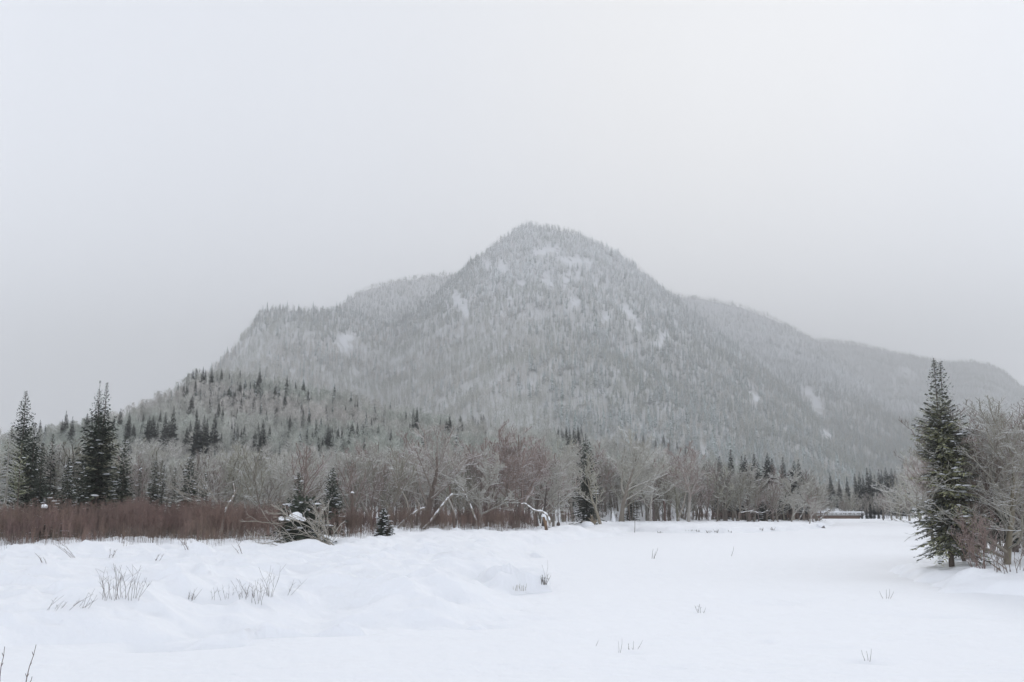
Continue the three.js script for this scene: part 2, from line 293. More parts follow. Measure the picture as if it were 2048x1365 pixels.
{
  const p = hillMesh.geometry.attributes.position, c = new Float32Array(p.count * 3);
  for (let i = 0; i < p.count; i++) {
    const x = p.getX(i), y = p.getY(i), z = p.getZ(i), [px, py] = project(x, y, z), r = Math.hypot(x, z);
    const o = smooth(0.0, 0.3, r > 1000 ? openness(x, z, px, py) : 0), n = fbm(x / 40, z / 40, 3);
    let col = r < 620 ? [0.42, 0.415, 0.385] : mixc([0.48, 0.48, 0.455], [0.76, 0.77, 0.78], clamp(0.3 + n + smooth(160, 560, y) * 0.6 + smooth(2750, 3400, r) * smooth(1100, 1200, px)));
    col = mixc(col, noise(px / 3, py / 2, 4) > 0.42 ? [0.22, 0.22, 0.22] : SNOW, o);
    col = mixc([0.865, 0.875, 0.89], col, smooth(1, 6, hillHeight(x, z)));
    c.set(col, i * 3);
  }
  hillMesh.geometry.setAttribute('color', new THREE.BufferAttribute(c, 3));
}
// ---------------------------------------------------------------- plants: generators
const BARK = [0.17, 0.15, 0.125], PALE = [0.36, 0.345, 0.31], DARKBARK = [0.085, 0.07, 0.058];
// snow lies on the upper side of what is not steep
const snowOn = (base, amount) => (ny, ty) => mixc(base, SNOW, clamp((ny - 0.25) * 1.6) * clamp(1.25 - Math.abs(ty) * 1.1) * amount);

// leafless tree; level 0 is the trunk. Limbs go to one mesh, twigs to another.
function bareTree(seed, o) {
  o = Object.assign({ h: 14, r: 0.2, lean: 0, spread: 0.75, rise: 0.10, limbs: 9, subs: 7, twigs: 6, tips: 4, first: 0.28, bark: BARK, twig: PALE, snow: 0.85, fork: 0, minR: 0.014, curve: 1, dense: 1 }, o);
  const R = rng(seed), limbs = new MB(), fine = new MB();
  const grow = (p, d, len, r, lvl) => {
    const n = lvl === 0 ? 9 : lvl === 1 ? 6 : lvl === 2 ? 4 : 3, pts = [p.clone()], rad = [r], q = p.clone(), dir = d.clone();
    const wob = (lvl === 0 ? 0.12 : lvl === 1 ? 0.24 : 0.22) * o.curve;
    for (let i = 1; i <= n; i++) {
      dir.x += (R() - 0.5) * 2 * wob; dir.z += (R() - 0.5) * 2 * wob; dir.y += (R() - 0.5) * wob + (lvl > 0 ? o.rise * (lvl === 1 ? 1.3 : 0.8) : 0.06);
      dir.normalize(); q.addScaledVector(dir, len / n); pts.push(q.clone());
      rad.push(Math.max(o.minR * (lvl === 1 ? 1.7 : lvl === 2 ? 1.1 : 0.6), r * (1 - 0.8 * i / n)));
    }
    const sides = r > 0.1 ? 7 : r > 0.045 ? 5 : 3, mb = lvl <= 1 ? limbs : fine;
    mb.tube(pts, rad, sides, snowOn(lvl === 0 ? o.bark : mixc(o.bark, o.twig, lvl === 1 ? 0.55 : lvl === 2 ? 0.8 : 1), lvl && lvl < 3 ? Math.min(1.3, o.snow * 1.3) : o.snow));
    const count = [o.limbs, o.subs, o.twigs, o.tips, 0][lvl];
    if (!count) return;
    for (let k = 0; k < count; k++) {
      const s = lvl === 0 ? lerp(o.first, 1, (k + R() * 0.7) / count) : lerp(0.18, 1, (k + R()) / count), f = Math.min(n - 0.001, s * n), i = Math.floor(f);
      const b = pts[i].clone().lerp(pts[i + 1], f - i), t = pts[i + 1].clone().sub(pts[i]).normalize();
      const side = V(R() - 0.5, (R() - 0.5) * 0.5 + (lvl ? 0.12 : 0), R() - 0.5).normalize(), a = lvl === 0 ? o.spread * R.r(0.75, 1.25) * lerp(1.15, 0.5, s) : R.r(0.5, 1.0);
      side.addScaledVector(t, -side.dot(t)).normalize();
      const nd = t.multiplyScalar(Math.cos(a)).addScaledVector(side, Math.sin(a)).normalize();
      const nl = lvl === 0 ? o.h * R.r(0.36, 0.5) * lerp(1, 0.62, s) : len * R.r(0.36, 0.6) * lerp(1.05, 0.6, s);
      grow(b, nd, nl, Math.max(o.minR, rad[i] * (lvl === 0 ? R.r(0.45, 0.65) : R.r(0.38, 0.55))), lvl + 1);
    }
  };
  const stems = o.stems ?? 1;
  for (let s = 0; s < stems; s++) {
    const a = s / stems * 6.28 + R(), l = stems > 1 ? R.r(0.12, 0.5) : 0;
    grow(V(Math.cos(a) * 0.12 * (stems > 1), -0.3, Math.sin(a) * 0.12 * (stems > 1)), V(o.lean + Math.cos(a) * l, 1, Math.sin(a) * l).normalize(), o.h * R.r(0.56, 0.66) * (stems > 1 ? R.r(0.7, 1) : 1), o.r * (stems > 1 ? R.r(0.5, 1) : 1), 0);
  }
  let top = 0; for (const m of [limbs, fine]) for (let i = 1; i < m.p.length; i += 3) top = Math.max(top, m.p[i]);
  for (const m of [limbs, fine]) for (let i = 0; i < m.p.length; i++) m.p[i] *= o.h / top * (i % 3 === 1 ? 1 : (o.wide ?? 1));
  return { trunk: limbs.geo(), crown: fine.geo() };
}
const stand = (g, name, label, cat, p, turn, s, m, group) => {
  const t = thing(name, label, cat, p, turn, group);
  for (const [part, geo, mat] of g) { const q = meshOf(part, geo, mat, t); if (part === 'snow') q.userData.kind = 'stuff'; }
  t.scale.setScalar(s);
  return t;
};

// conifer: whorls of drooping boughs, each a spray of needle shoots; snow on some boughs
function conifer(seed, o) {
  o = Object.assign({ h: 12, w: 2.2, base: 0.06, boughs: 170, shoots: 9, droop: 0.35, green: [0.030, 0.040, 0.026], tip: [0.055, 0.066, 0.042], lichen: null, lichenAt: [0.2, 0.8], ragged: 0.3, shape: 0.85, snow: 0.3, snowSize: 1, tops: 1, gap: 0, shoot: 0.34, thick: 0.30, narrowTop: 0, twiggy: false, frost: 0 }, o);
  const R = rng(seed), wood = new MB(), crown = new MB(), snow = new MB();
  const leader = (k, y) => { if (o.tops < 2) return V(Math.sin(y * 0.5 + seed) * 0.06, y, Math.cos(y * 0.4 + seed) * 0.06); const up = smooth(o.h * 0.55, o.h * 0.8, y) * (k ? 1 : -1) * o.w * 0.17; return V(up, y, up * 0.3); };
  for (let k = 0; k < o.tops; k++) {
    const top = o.h * (k ? 0.985 : 1), from = k ? 0.5 : 0, pts = [], rad = [];
    for (let i = 0; i <= 8; i++) { const y = lerp(k ? from * o.h : -0.4, top, i / 8); pts.push(leader(k, y)); rad.push(Math.max(0.015, (1 - y / o.h) * o.h * 0.0135)); }
    wood.tube(pts, rad, 7, (ny) => mixc(DARKBARK, [0.15, 0.12, 0.1], R() * 0.6));
    const count = Math.round(o.boughs * (k ? 0.4 : 1)), spin = R() * 6;
    for (let b = 0; b < count; b++) {
      const u = (b + R() * 0.8) / count, y = lerp(Math.max(o.base, from), 0.995, Math.pow(u, 0.92)) * top, s = y / o.h;
      const hole = o.gap ? noise(s * 7, seed * 3.1 + k, spin) : 1;
      if (hole < -0.5 + o.gap * 0.45) continue;
      let len = o.w * Math.pow(1 - s, o.shape) * (1 - o.narrowTop * smooth(0.35, 0.75, s)) * (1 + (R() - 0.5) * 2 * o.ragged) * (o.base > 0.001 ? smooth(o.base - 0.12, o.base + 0.09, s) * 0.5 + 0.5 : 1) * (1 - 0.45 * smooth(0.82, 1, s)) + 0.06;
      if (o.tops > 1 && s > 0.62) len *= lerp(1, 0.55, smooth(0.62, 0.85, s));
      const az = b * 2.39996 + spin + R() * 0.5, c = Math.cos(az), z = Math.sin(az), root = leader(k, y);
      const lift = lerp(-o.droop * 0.5, 0.75, Math.pow(s, 1.3)), sag = o.droop * lerp(1, 0.25, s);
      const at = (t) => V(root.x + c * len * t, y + len * (lift * t - sag * t * t + 0.22 * t * t * t), root.z + z * len * t);
      const lich = o.lichen && s > o.lichenAt[0] && s < o.lichenAt[1] && R() < (o.lichenShare ?? 0.55) * (0.6 + noise(s * 9, az));
      const shade = R.r(0.75, 1.25), g0 = o.green.map((q) => q * shade), g1 = o.tip.map((q) => q * shade);
      if (len > 0.7 && o.detail) { const bp = [0, 0.33, 0.66, 0.95].map(at); wood.tube(bp, [0.03, 0.022, 0.014, 0.006], 3, () => DARKBARK); }
      const n = Math.max(3, Math.round(o.shoots * clamp(len / o.w, 0.35, 1.2)));
      const side = V(-z, 0, c);
      for (let i = 0; i < n; i++) {
        const t = (i + 0.6) / n, p = at(t), width = o.shoot * (o.detail ? 1 : 1) * (1 - 0.55 * t) * clamp(len, 0.24, 1.6);
        for (const q of [-1, 1]) {
          const m = o.detail ? 3 : 1;
          for (let e = 0; e < m; e++) {
            const reach = width * R.r(0.7, 1.3), f = V(c * 0.75, -R.r(0.15, 0.55) * (0.6 + o.droop), z * 0.75).addScaledVector(side, q * R.r(0.5, 1.1)).normalize();
            const pb = e ? p.clone().addScaledVector(f, reach * 0.35 * e).add(V((R() - 0.5) * 0.08, (R() - 0.5) * 0.06, (R() - 0.5) * 0.08)) : p;
            const tipP = pb.clone().addScaledVector(f, reach * (e ? 0.6 : 1)), mid = pb.clone().lerp(tipP, 0.45), w = reach * o.thick * (e ? 0.5 : 0.6), up = V(0, 1, 0).addScaledVector(f, -f.y);
            const lat = V(0, 0, 0).crossVectors(f, up).normalize().multiplyScalar(w);
            lat.y += (R() - 0.5) * w;
            let ca = g0, cb = g1;
            if (lich && R() < 0.75) { ca = mixc(g0, o.lichen, 0.75); cb = o.lichen; }
            if (o.frost && R() < o.frost) { ca = mixc(ca, SNOW, 0.35); cb = mixc(cb, SNOW, 0.55); }
            crown.kite(pb, mid.clone().add(lat), tipP, mid.clone().sub(lat), ca, cb);
          }
        }
      }
      { const p = at(0.8), tp = at(1.08); const lat = side.clone().multiplyScalar(0.06 + 0.05 * len); crown.kite(p, p.clone().lerp(tp, 0.5).add(lat), tp, p.clone().lerp(tp, 0.5).sub(lat), g0, g1); }
      if (R() < o.snow * (s < 0.55 ? 1.2 : 0.6)) {
        const t = R.r(0.5, 0.9), p = at(t), w = Math.min(0.34, 0.08 + 0.10 * len) * o.snowSize * R.r(0.5, 1.2);
        p.y += w * 0.18;
        snow.lump(p, w * (0.55 + Math.abs(c) * 0.7), w * 0.27, w * (0.55 + Math.abs(z) * 0.7), SNOW, R, 0.5); if (R() < 0.6) { const t2 = clamp(t + R.r(-0.25, 0.2), 0.3, 0.98), p2 = at(t2); p2.y += w * 0.1; snow.lump(p2, w * R.r(0.3, 0.7), w * 0.2, w * R.r(0.3, 0.7), SNOW, R, 0.5); }
      }
    }
  }
  const out = [['trunk', wood.geo(), M.plain], ['crown', crown.geo(), M.foliage]];
  if (snow.x.length) out.push(['snow', snow.geo(), M.plain]);
  return out;
}

// small plants for the distance, one mesh each, carrying their snow
function farConifer(seed, h, w, tiers, snow, green) {
  const R = rng(seed), m = new MB();
  for (let k = 0; k < tiers; k++) {
    const s = (k + 0.3) / tiers, y = h * lerp(0.10, 0.97, s), len = w * Math.pow(1 - s, 0.85) + 0.12, n = 6, tw = R() * 6;
    for (let i = 0; i < n; i++) {
      const a = tw + i / n * 6.283 + R() * 0.5, c = Math.cos(a), z = Math.sin(a), L = len * R.r(0.65, 1.3), d = h / tiers * R.r(0.7, 1.5), wd = L * 0.42;
      const base = V(0, y + d * 0.55, 0), tip = V(c * L, y - d * 0.25, z * L), l = V(c * L * 0.55 - z * wd, y - d * 0.05, z * L * 0.55 + c * wd), r = V(c * L * 0.55 + z * wd, y - d * 0.05, z * L * 0.55 - c * wd);
      const sh = R.r(0.7, 1.35), g = green.map((q) => q * sh), sn = R() < snow ? R.r(0.35, 0.85) : 0;
      m.kite(base, l, tip, r, mixc(g, SNOW, sn * 0.55), mixc(g, SNOW, sn));
    }
  }
  m.tri(V(-0.1, h * 0.9, 0), V(0.1, h * 0.9, 0), V(0, h, 0), green); m.tri(V(0, h * 0.9, -0.1), V(0, h * 0.9, 0.1), V(0, h, 0), green);
  m.tube([V(0, -1, 0), V(0, h * 0.5, 0)], [0.14, 0.07], 3, () => DARKBARK);
  return m.geo();
}
function farBare(seed, h, w, n, twig, bark, snow, wide = 0.055) {
  const R = rng(seed), m = new MB();
  m.tube([V(0, -1, 0), V(R() - 0.5, h * 0.45, R() - 0.5), V((R() - 0.5) * 1.2, h * 0.85, (R() - 0.5) * 1.2)], [0.13, 0.09, 0.03], 3, () => bark);
  for (let i = 0; i < n; i++) {
    const s = lerp(0.22, 0.95, Math.pow(R(), 0.8)), a = R() * 6.283, c = Math.cos(a), z = Math.sin(a), prof = Math.sin(Math.PI * clamp(s * 0.9 + 0.08)) * w;
    const b = V(c * prof * R() * 0.55, h * s, z * prof * R() * 0.55), L = h * R.r(0.09, 0.2), e = b.clone().add(V(c * L * R.r(0.3, 1) + (R() - 0.5) * L, L * R.r(0.25, 1.1), z * L * R.r(0.3, 1) + (R() - 0.5) * L));
    const q = wide * R.r(0.6, 1.5), sn = Math.abs(e.y - b.y) < L * 0.75 && R() < snow ? R.r(0.3, 0.75) : 0, sh = R.r(0.65, 1.3), col = mixc(twig.map((x) => x * sh), SNOW, sn);
    m.tri(b.clone().add(V(-z * q, 0, c * q)), b.clone().add(V(z * q, q, -c * q)), e, col);
    if (i % 2) m.tri(b.clone().add(V(0, q, 0)), b.clone().add(V(c * q, -q, z * q)), e, col);
  }
  return m.geo();
}

// ---------------------------------------------------------------- the forests that read as one mass
class Scatter { // collects places for one geometry and makes the InstancedMesh
  constructor() { this.m = []; this.c = []; }
  add(x, y, z, turn, sx, sy, col) { this.m.push([x, y, z, turn, sx, sy]); this.c.push(col); }
  build(name, geo, mat, parent) {
    const o = new THREE.InstancedMesh(geo, mat, this.m.length), q = new THREE.Matrix4(), r = new THREE.Quaternion(), up = V(0, 1, 0), c = new THREE.Color();
    this.m.forEach(([x, y, z, t, sx, sy], i) => { r.setFromAxisAngle(up, t); q.compose(V(x, y, z), r, V(sx, sy, sx)); o.setMatrixAt(i, q); o.setColorAt(i, c.setRGB(...this.c[i])); });
    o.name = name; o.castShadow = o.receiveShadow = true; parent.add(o);
    return o;
  }
}
// what the viewer's side of the hills hides: highest sight line per direction and ring
const AZ0 = -0.62, AZN = 248, DAZ = 0.005, RN = 420, ringR = (j) => 200 * Math.pow(5600 / 200, j / RN), ringJ = (r) => Math.log(r / 200) / Math.log(5600 / 200) * RN;
const horizonUp = new Float32Array(AZN * RN);
for (let i = 0; i < AZN; i++) { let m = -1; const a = AZ0 + i * DAZ; for (let j = 0; j < RN; j++) { const r = ringR(j); horizonUp[i * RN + j] = m; m = Math.max(m, (height(Math.sin(a) * r, -Math.cos(a) * r) - EYE) / r); } }
const hidden = (az, r, top) => { const i = clamp(Math.round((az - AZ0) / DAZ), 0, AZN - 1), j = clamp(Math.floor(ringJ(r)) - 1, 0, RN - 1); return (top - EYE) / r < horizonUp[i * RN + j]; };

{
  const R = rng(11), con = [new Scatter(), new Scatter(), new Scatter()], bare = [new Scatter(), new Scatter(), new Scatter()], nearCon = new Scatter(), nearBare = [new Scatter(), new Scatter()];
  const S = 1.6, zones = [[205, 560, 9.5], [760, 5300, 53]]; // foothill and mountain: from, to, square metres a tree
  for (const [from, to, per] of zones) for (let i = 0, n = Math.round(0.56 * (to ** 2 - from ** 2) / per); i < n; i++) {
    const r = Math.sqrt(lerp(from ** 2, to ** 2, R())), az = (R() - 0.5) * 1.12, x = Math.sin(az) * r, z = -Math.cos(az) * r, onFoot = r < 600;
    const keep = R(), pick = R(), a1 = R(), a2 = R(), a3 = R();
    if (keep > (r < 1440 ? 1 : r < 3200 ? 0.85 : 0.6)) continue;
    if (onFoot && hillHeight(x, z) < 2.5) continue;
    const y = height(x, z);
    if (hidden(az, r, y + 18)) continue;
    const [px, py] = project(x, y, z), hillUp = y;
    if (!onFoot && Math.max(openness(x, z, px, py), openness(x, z, px, py - 5), openness(x, z, px, py - 10)) > 0.06) continue;
    const q = onFoot ? 0.66 : S, n1 = fbm(x / 95 / q + 9, z / 95 / q, 3), n2 = fbm(x / 33 / q + 4, z / 33 / q + 8, 2);
    // share of conifers: thick on the summit cone and the lower right flank, scattered on the leafless middle
    let share;
    if (onFoot) share = px < 760 && py < 830 ? 0.30 + 0.9 * n2 : 0.09 + 0.45 * n2;
    else {
      const peak = smooth(150 * S, 330 * S, y), flank = smooth(1020, 1180, px) * smooth(560, 700, py) * (1 - smooth(3300, 3800, r)), ridgeL = px < 900 ? smooth(700, 620, py) * 0.25 : 0;
      share = 0.07 + 0.5 * peak + 0.42 * flank + ridgeL + n1 * 0.9 + n2 * 0.25;
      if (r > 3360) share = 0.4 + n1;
    }
    const spineY = px < 912 ? lerp(650, 548, (px - 790) / 122) : lerp(548, 500, (px - 912) / 50), spine = !onFoot && r < 2700 && px > 790 && px < 962 && py > spineY - 8 && py < spineY + 20 + 10 * n1;
    const isCon = pick < clamp(share + (spine ? 0.6 : 0), 0.01, 0.93);
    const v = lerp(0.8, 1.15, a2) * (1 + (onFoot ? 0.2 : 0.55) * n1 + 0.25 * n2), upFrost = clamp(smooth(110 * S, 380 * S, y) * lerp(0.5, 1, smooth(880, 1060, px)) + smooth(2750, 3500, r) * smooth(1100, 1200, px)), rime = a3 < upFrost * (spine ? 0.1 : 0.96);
    if (isCon) {
      const s = a1 > 0.93 ? lerp(1.15, 1.5, a3) : lerp(0.5, 1.1, a1 * a1 * 0.6 + a3 * 0.4);
      if (onFoot) nearCon.add(x, y, z, a3 * 6.28, s * 0.66, s * 0.7, [v, v * 1.02, v]);
      else con[rime ? 2 : a2 < 0.4 ? 1 : 0].add(x, y, z, a1 * 628, s * S, s * S, [v, v * 1.02, v * 1.02]);
    } else {
      const s = lerp(0.65, 1.12, a1), w = lerp(0.85, 1.2, a3);
      const red = clamp(0.5 + n1 * 2.2), c = [v * lerp(0.96, 1.02, red), v * lerp(1.0, 0.965, red), v * lerp(0.95, 0.95, red)];
      if (onFoot) nearBare[i & 1].add(x, y, z, a3 * 6.28, s * w * 0.7, s * 0.7, c); else bare[rime ? 2 : i & 1].add(x, y, z, a3 * 6.28, s * w * S, s * S, c);
    }
  }
  const twig = [0.48, 0.48, 0.435], bark = [0.33, 0.325, 0.29];
  const far = thing('mountain_forest', 'hazy mixed forest of frosted conifers and leafless trees covering the mountain', 'forest', V(0, 0, 0), 0, null, 'stuff');
  con[0].build('conifers', farConifer(3, 12, 2.0, 9, 0.6, [0.125, 0.172, 0.148]), M.foliage, far);
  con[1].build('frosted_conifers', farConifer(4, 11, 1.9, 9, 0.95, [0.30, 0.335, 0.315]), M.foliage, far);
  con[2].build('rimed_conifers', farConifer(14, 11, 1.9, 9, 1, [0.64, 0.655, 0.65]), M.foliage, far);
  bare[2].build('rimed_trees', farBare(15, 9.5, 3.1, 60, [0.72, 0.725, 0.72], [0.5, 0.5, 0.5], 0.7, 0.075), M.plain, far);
  bare[0].build('leafless_trees', farBare(5, 10.5, 3.0, 60, twig, bark, 0.6, 0.075), M.plain, far);
  bare[1].build('leafless_trees', farBare(6, 9, 3.2, 56, twig, bark, 0.6, 0.075), M.plain, far);
  const foot = thing('foothill_forest', 'grey leafless woods with small spruces over the low foothill before the mountain', 'forest', V(0, 0, 0), 0, null, 'stuff');
  nearCon.build('small_conifers', farConifer(8, 9, 1.7, 12, 0.35, [0.045, 0.058, 0.048]), M.foliage, foot);
  const footTwig = [0.47, 0.475, 0.445], footBark = [0.34, 0.335, 0.31];
  nearBare[0].build('leafless_trees', farBare(9, 10, 2.9, 150, footTwig, footBark, 0.45, 0.05), M.plain, foot);
  nearBare[1].build('leafless_trees', farBare(10, 9, 2.6, 140, footTwig, footBark, 0.45, 0.05), M.plain, foot);
  console.log('forest', con.map((s) => s.m.length), bare.map((s) => s.m.length), nearCon.m.length, nearBare.map((s) => s.m.length));
}
// ---------------------------------------------------------------- placing things by where they show
function put(px, topY, d) { // a thing at distance d whose top shows at (px, topY)
  const v = rayOf(px, topY), f = Math.hypot(v.x, v.z), x = v.x / f * d, z = v.z / f * d, y = height(x, z);
  return { p: V(x, y, z), h: EYE + v.y / f * d - y };
}
const along = (px, py, d) => { const v = rayOf(px, py), f = Math.hypot(v.x, v.z); return V(v.x / f * d, EYE + v.y / f * d, v.z / f * d); };
const standing = (px, py) => { // the land seen at a picture point, river included
  const v = rayOf(px, py), f = Math.hypot(v.x, v.z);
  for (let r = 5; r < 420; r += 0.05) { const x = v.x / f * r, z = v.z / f * r, y = EYE + v.y / f * r, g = Math.max(height(x, z), river(x, z)); if (y <= g) return V(x, g, z); }
  return along(px, py, 300);
};
const distOf = (p) => Math.hypot(p.x, p.z);

// ---------------------------------------------------------------- spruces and firs near the willows
{
  const LICHEN = [0.30, 0.30, 0.17], PALELICHEN = [0.34, 0.34, 0.27];
  const list = [ // x, top, distance, half width in pixels, seed, options, label
    [52, 782, 104, 34, 1, { narrowTop: 0.15, boughs: 340, ragged: 0.4, snow: 0.06, shape: 0.62, lichen: [0.16, 0.15, 0.10], lichenAt: [0.1, 0.5] }, 'tall ragged spruce with a thin spire, standing next to a bare pale snag'],
    [70, 846, 101, 27, 2, { boughs: 260, ragged: 0.4, snow: 0.1, shape: 0.6, gap: 0.3 }, 'dark spruce leaning its shoulder against the tall thin spired spruce'],
    [207, 761, 102, 38, 3, { tops: 2, boughs: 380, ragged: 0.45, gap: 0.35, narrowTop: 0.1, snow: 0.06, shape: 0.55, lichen: [0.24, 0.235, 0.16], lichenAt: [0.05, 0.6] }, 'tallest spruce behind the willows, twin topped and hung with pale lichen'],
    [137, 916, 84, 27, 4, { boughs: 240, snow: 0.3, shape: 0.9, ragged: 0.18 }, 'small black conical fir with snow clumps on its lowest boughs'],
    [86, 886, 92, 22, 5, { boughs: 220, snow: 0.2, shape: 0.75, ragged: 0.3 }, 'slim dark spruce between the tall spired spruce and the black conical fir'],
    [252, 873, 98, 19, 6, { boughs: 210, snow: 0.12, shape: 0.5, ragged: 0.3, lichen: [0.2, 0.2, 0.14], lichenAt: [0, 0.4] }, 'columnar dark spruce beside the twin topped lichen hung spruce'],
    [282, 934, 92, 9, 7, { boughs: 130, snow: 0.25, ragged: 0.35 }, 'very thin young spruce sprinkled with snow by the pair of spruces'],
    [311, 922, 94, 22, 8, { boughs: 180, snow: 0.3, frost: 0.06, shape: 0.8 }, 'frosted spruce, the bushier one of a close pair'],
    [327, 930, 97, 15, 9, { boughs: 150, snow: 0.3, frost: 0.1, shape: 0.8 }, 'narrow spruce, the thinner one of a close pair'],
    [381, 911, 92, 25, 10, { boughs: 220, snow: 0.25, shape: 0.62, ragged: 0.25, frost: 0.06 }, 'broad dark spruce with a blunt top above a fallen frosted treetop'],
    [597, 946, 74, 24, 11, { boughs: 190, snow: 0.16, shape: 0.85, ragged: 0.3 }, 'dark fir standing over a big white lump of snow'],
    [667, 937, 86, 23, 12, { boughs: 200, snow: 0.3, shape: 0.62, ragged: 0.28 }, 'stout dark fir with rounded crown alone above the willows'],
    [106, 868, 108, 17, 22, { boughs: 190, snow: 0.06, ragged: 0.35, shape: 0.6 }, 'slim dark spire a little behind the black conical fir'],
    [24, 858, 110, 19, 23, { boughs: 200, snow: 0.06, ragged: 0.35, shape: 0.6 }, 'dark spire peeping between the dead conifer and the tall spired spruce'],
    [178, 884, 107, 18, 24, { boughs: 200, snow: 0.08, ragged: 0.3, shape: 0.65 }, 'dark spruce pressed against the outer side of the twin topped spruce'],
    [166, 932, 96, 20, 17, { boughs: 170, snow: 0.2, ragged: 0.35, shape: 0.7 }, 'low dark fir filling the gap between black conical fir and twin topped spruce'],
    [24, 926, 99, 26, 18, { boughs: 190, snow: 0.25, ragged: 0.35, shape: 0.7 }, 'dark fir low behind the drooping dead conifer'],
    [352, 936, 101, 16, 19, { boughs: 150, snow: 0.15, ragged: 0.3, shape: 0.75 }, 'slim dark spruce between the close pair and the broad blunt topped spruce'],
    [228, 905, 112, 17, 20, { boughs: 160, snow: 0.1, ragged: 0.3, shape: 0.65 }, 'dark spruce spire rising between twin topped and columnar spruces'],
    [410, 948, 96, 17, 21, { boughs: 140, snow: 0.3, ragged: 0.3, shape: 0.75 }, 'small dark spruce just past the broad blunt topped spruce'],
    [768, 1018, 86, 18, 13, { boughs: 150, snow: 0.5, shape: 0.75, ragged: 0.2, droop: 0.5, base: 0 }, 'small fir at the tip of the willow thicket by open snow'],
    [1172, 868, 168, 30, 14, { boughs: 320, ragged: 0.35, snow: 0.08, shape: 0.55, narrowTop: 0.2, gap: 0.1 }, 'tall dark spruce standing among pale leafless trees on the far bank'],
    [1262, 965, 228, 16, 15, { boughs: 120, snow: 0.2 }, 'half hidden dark spruce behind the big pale maple'],
    [1525, 962, 232, 24, 16, { boughs: 150, snow: 0.35, ragged: 0.5, gap: 0.4 }, 'sparse dark spruce with long drooping boughs in the far tree line'],
  ];
  for (const [x, top, d, w, seed, o, label] of list) {
    const { p, h } = put(x, top, d);
    stand(conifer(seed + 40, Object.assign({ h, w: w / FOCAL * d * 1.15, base: 0.03, shoot: 0.5, shoots: 8, thick: 0.42 }, o)), 'spruce_tree', label, 'spruce', p, 0, 1, M.plain);
  }
  // two pale dead conifers by the frame's edge
  for (const [x, top, d, w, seed, label] of [[20, 866, 90, 46, 61, 'dead pale conifer with drooping grey bare boughs beside the tall spired spruce'], [-8, 880, 97, 40, 62, 'grey dead conifer partly cut off at the edge of the view']]) {
    const { p, h } = put(x, top, d), R = rng(seed), wood = new MB(), twigs = new MB(), W = w / FOCAL * d;
    wood.tube([V(0, -0.4, 0), V(0.1, h * 0.5, 0), V(0, h, 0.1)], [0.14, 0.09, 0.02], 6, snowOn([0.27, 0.26, 0.23], 0.5));
    for (let i = 0; i < 150; i++) {
      const s = lerp(0.08, 0.97, (i + R()) / 150), a = R() * 6.28, c = Math.cos(a), z = Math.sin(a), L = W * Math.pow(1 - s, 0.6) * R.r(0.5, 1.15) + 0.15;
      const at = (t) => V(c * L * t, h * s + L * (0.05 * t - 0.35 * t * t), z * L * t);
      twigs.tube([at(0), at(0.35), at(0.7), at(1)], [0.028, 0.022, 0.016, 0.008], 3, snowOn([0.30, 0.295, 0.265], 0.8));
      for (let k = 0; k < 7; k++) { const t = R.r(0.2, 1), b = at(t), q = b.clone().add(V((R() - 0.5) * 0.6 + c * 0.15, -R.r(0.1, 0.4), (R() - 0.5) * 0.6 + z * 0.15)); twigs.tube([b, b.clone().lerp(q, 0.5).add(V(0, 0.04, 0)), q], [0.014, 0.012, 0.006], 3, snowOn(PALELICHEN, 0.6)); }
    }
    stand([['trunk', wood.geo(), M.plain], ['branches', twigs.geo(), M.plain]], 'dead_conifer', label, 'dead tree', p, R() * 6, 1, M.plain);
  }
  { // pale yellow green young larch before the dead conifer
    const { p, h } = put(44, 888, 88);
    stand(conifer(77, { h, w: 0.9, boughs: 130, green: [0.20, 0.21, 0.13], tip: [0.30, 0.31, 0.20], snow: 0.05, ragged: 0.5, gap: 0.6, shape: 0.45, frost: 0.15 }), 'larch_tree', 'slim pale yellow green tree hung with lichen, between dead conifer and spired spruce', 'larch', p, 0, 1, M.plain);
  }
}
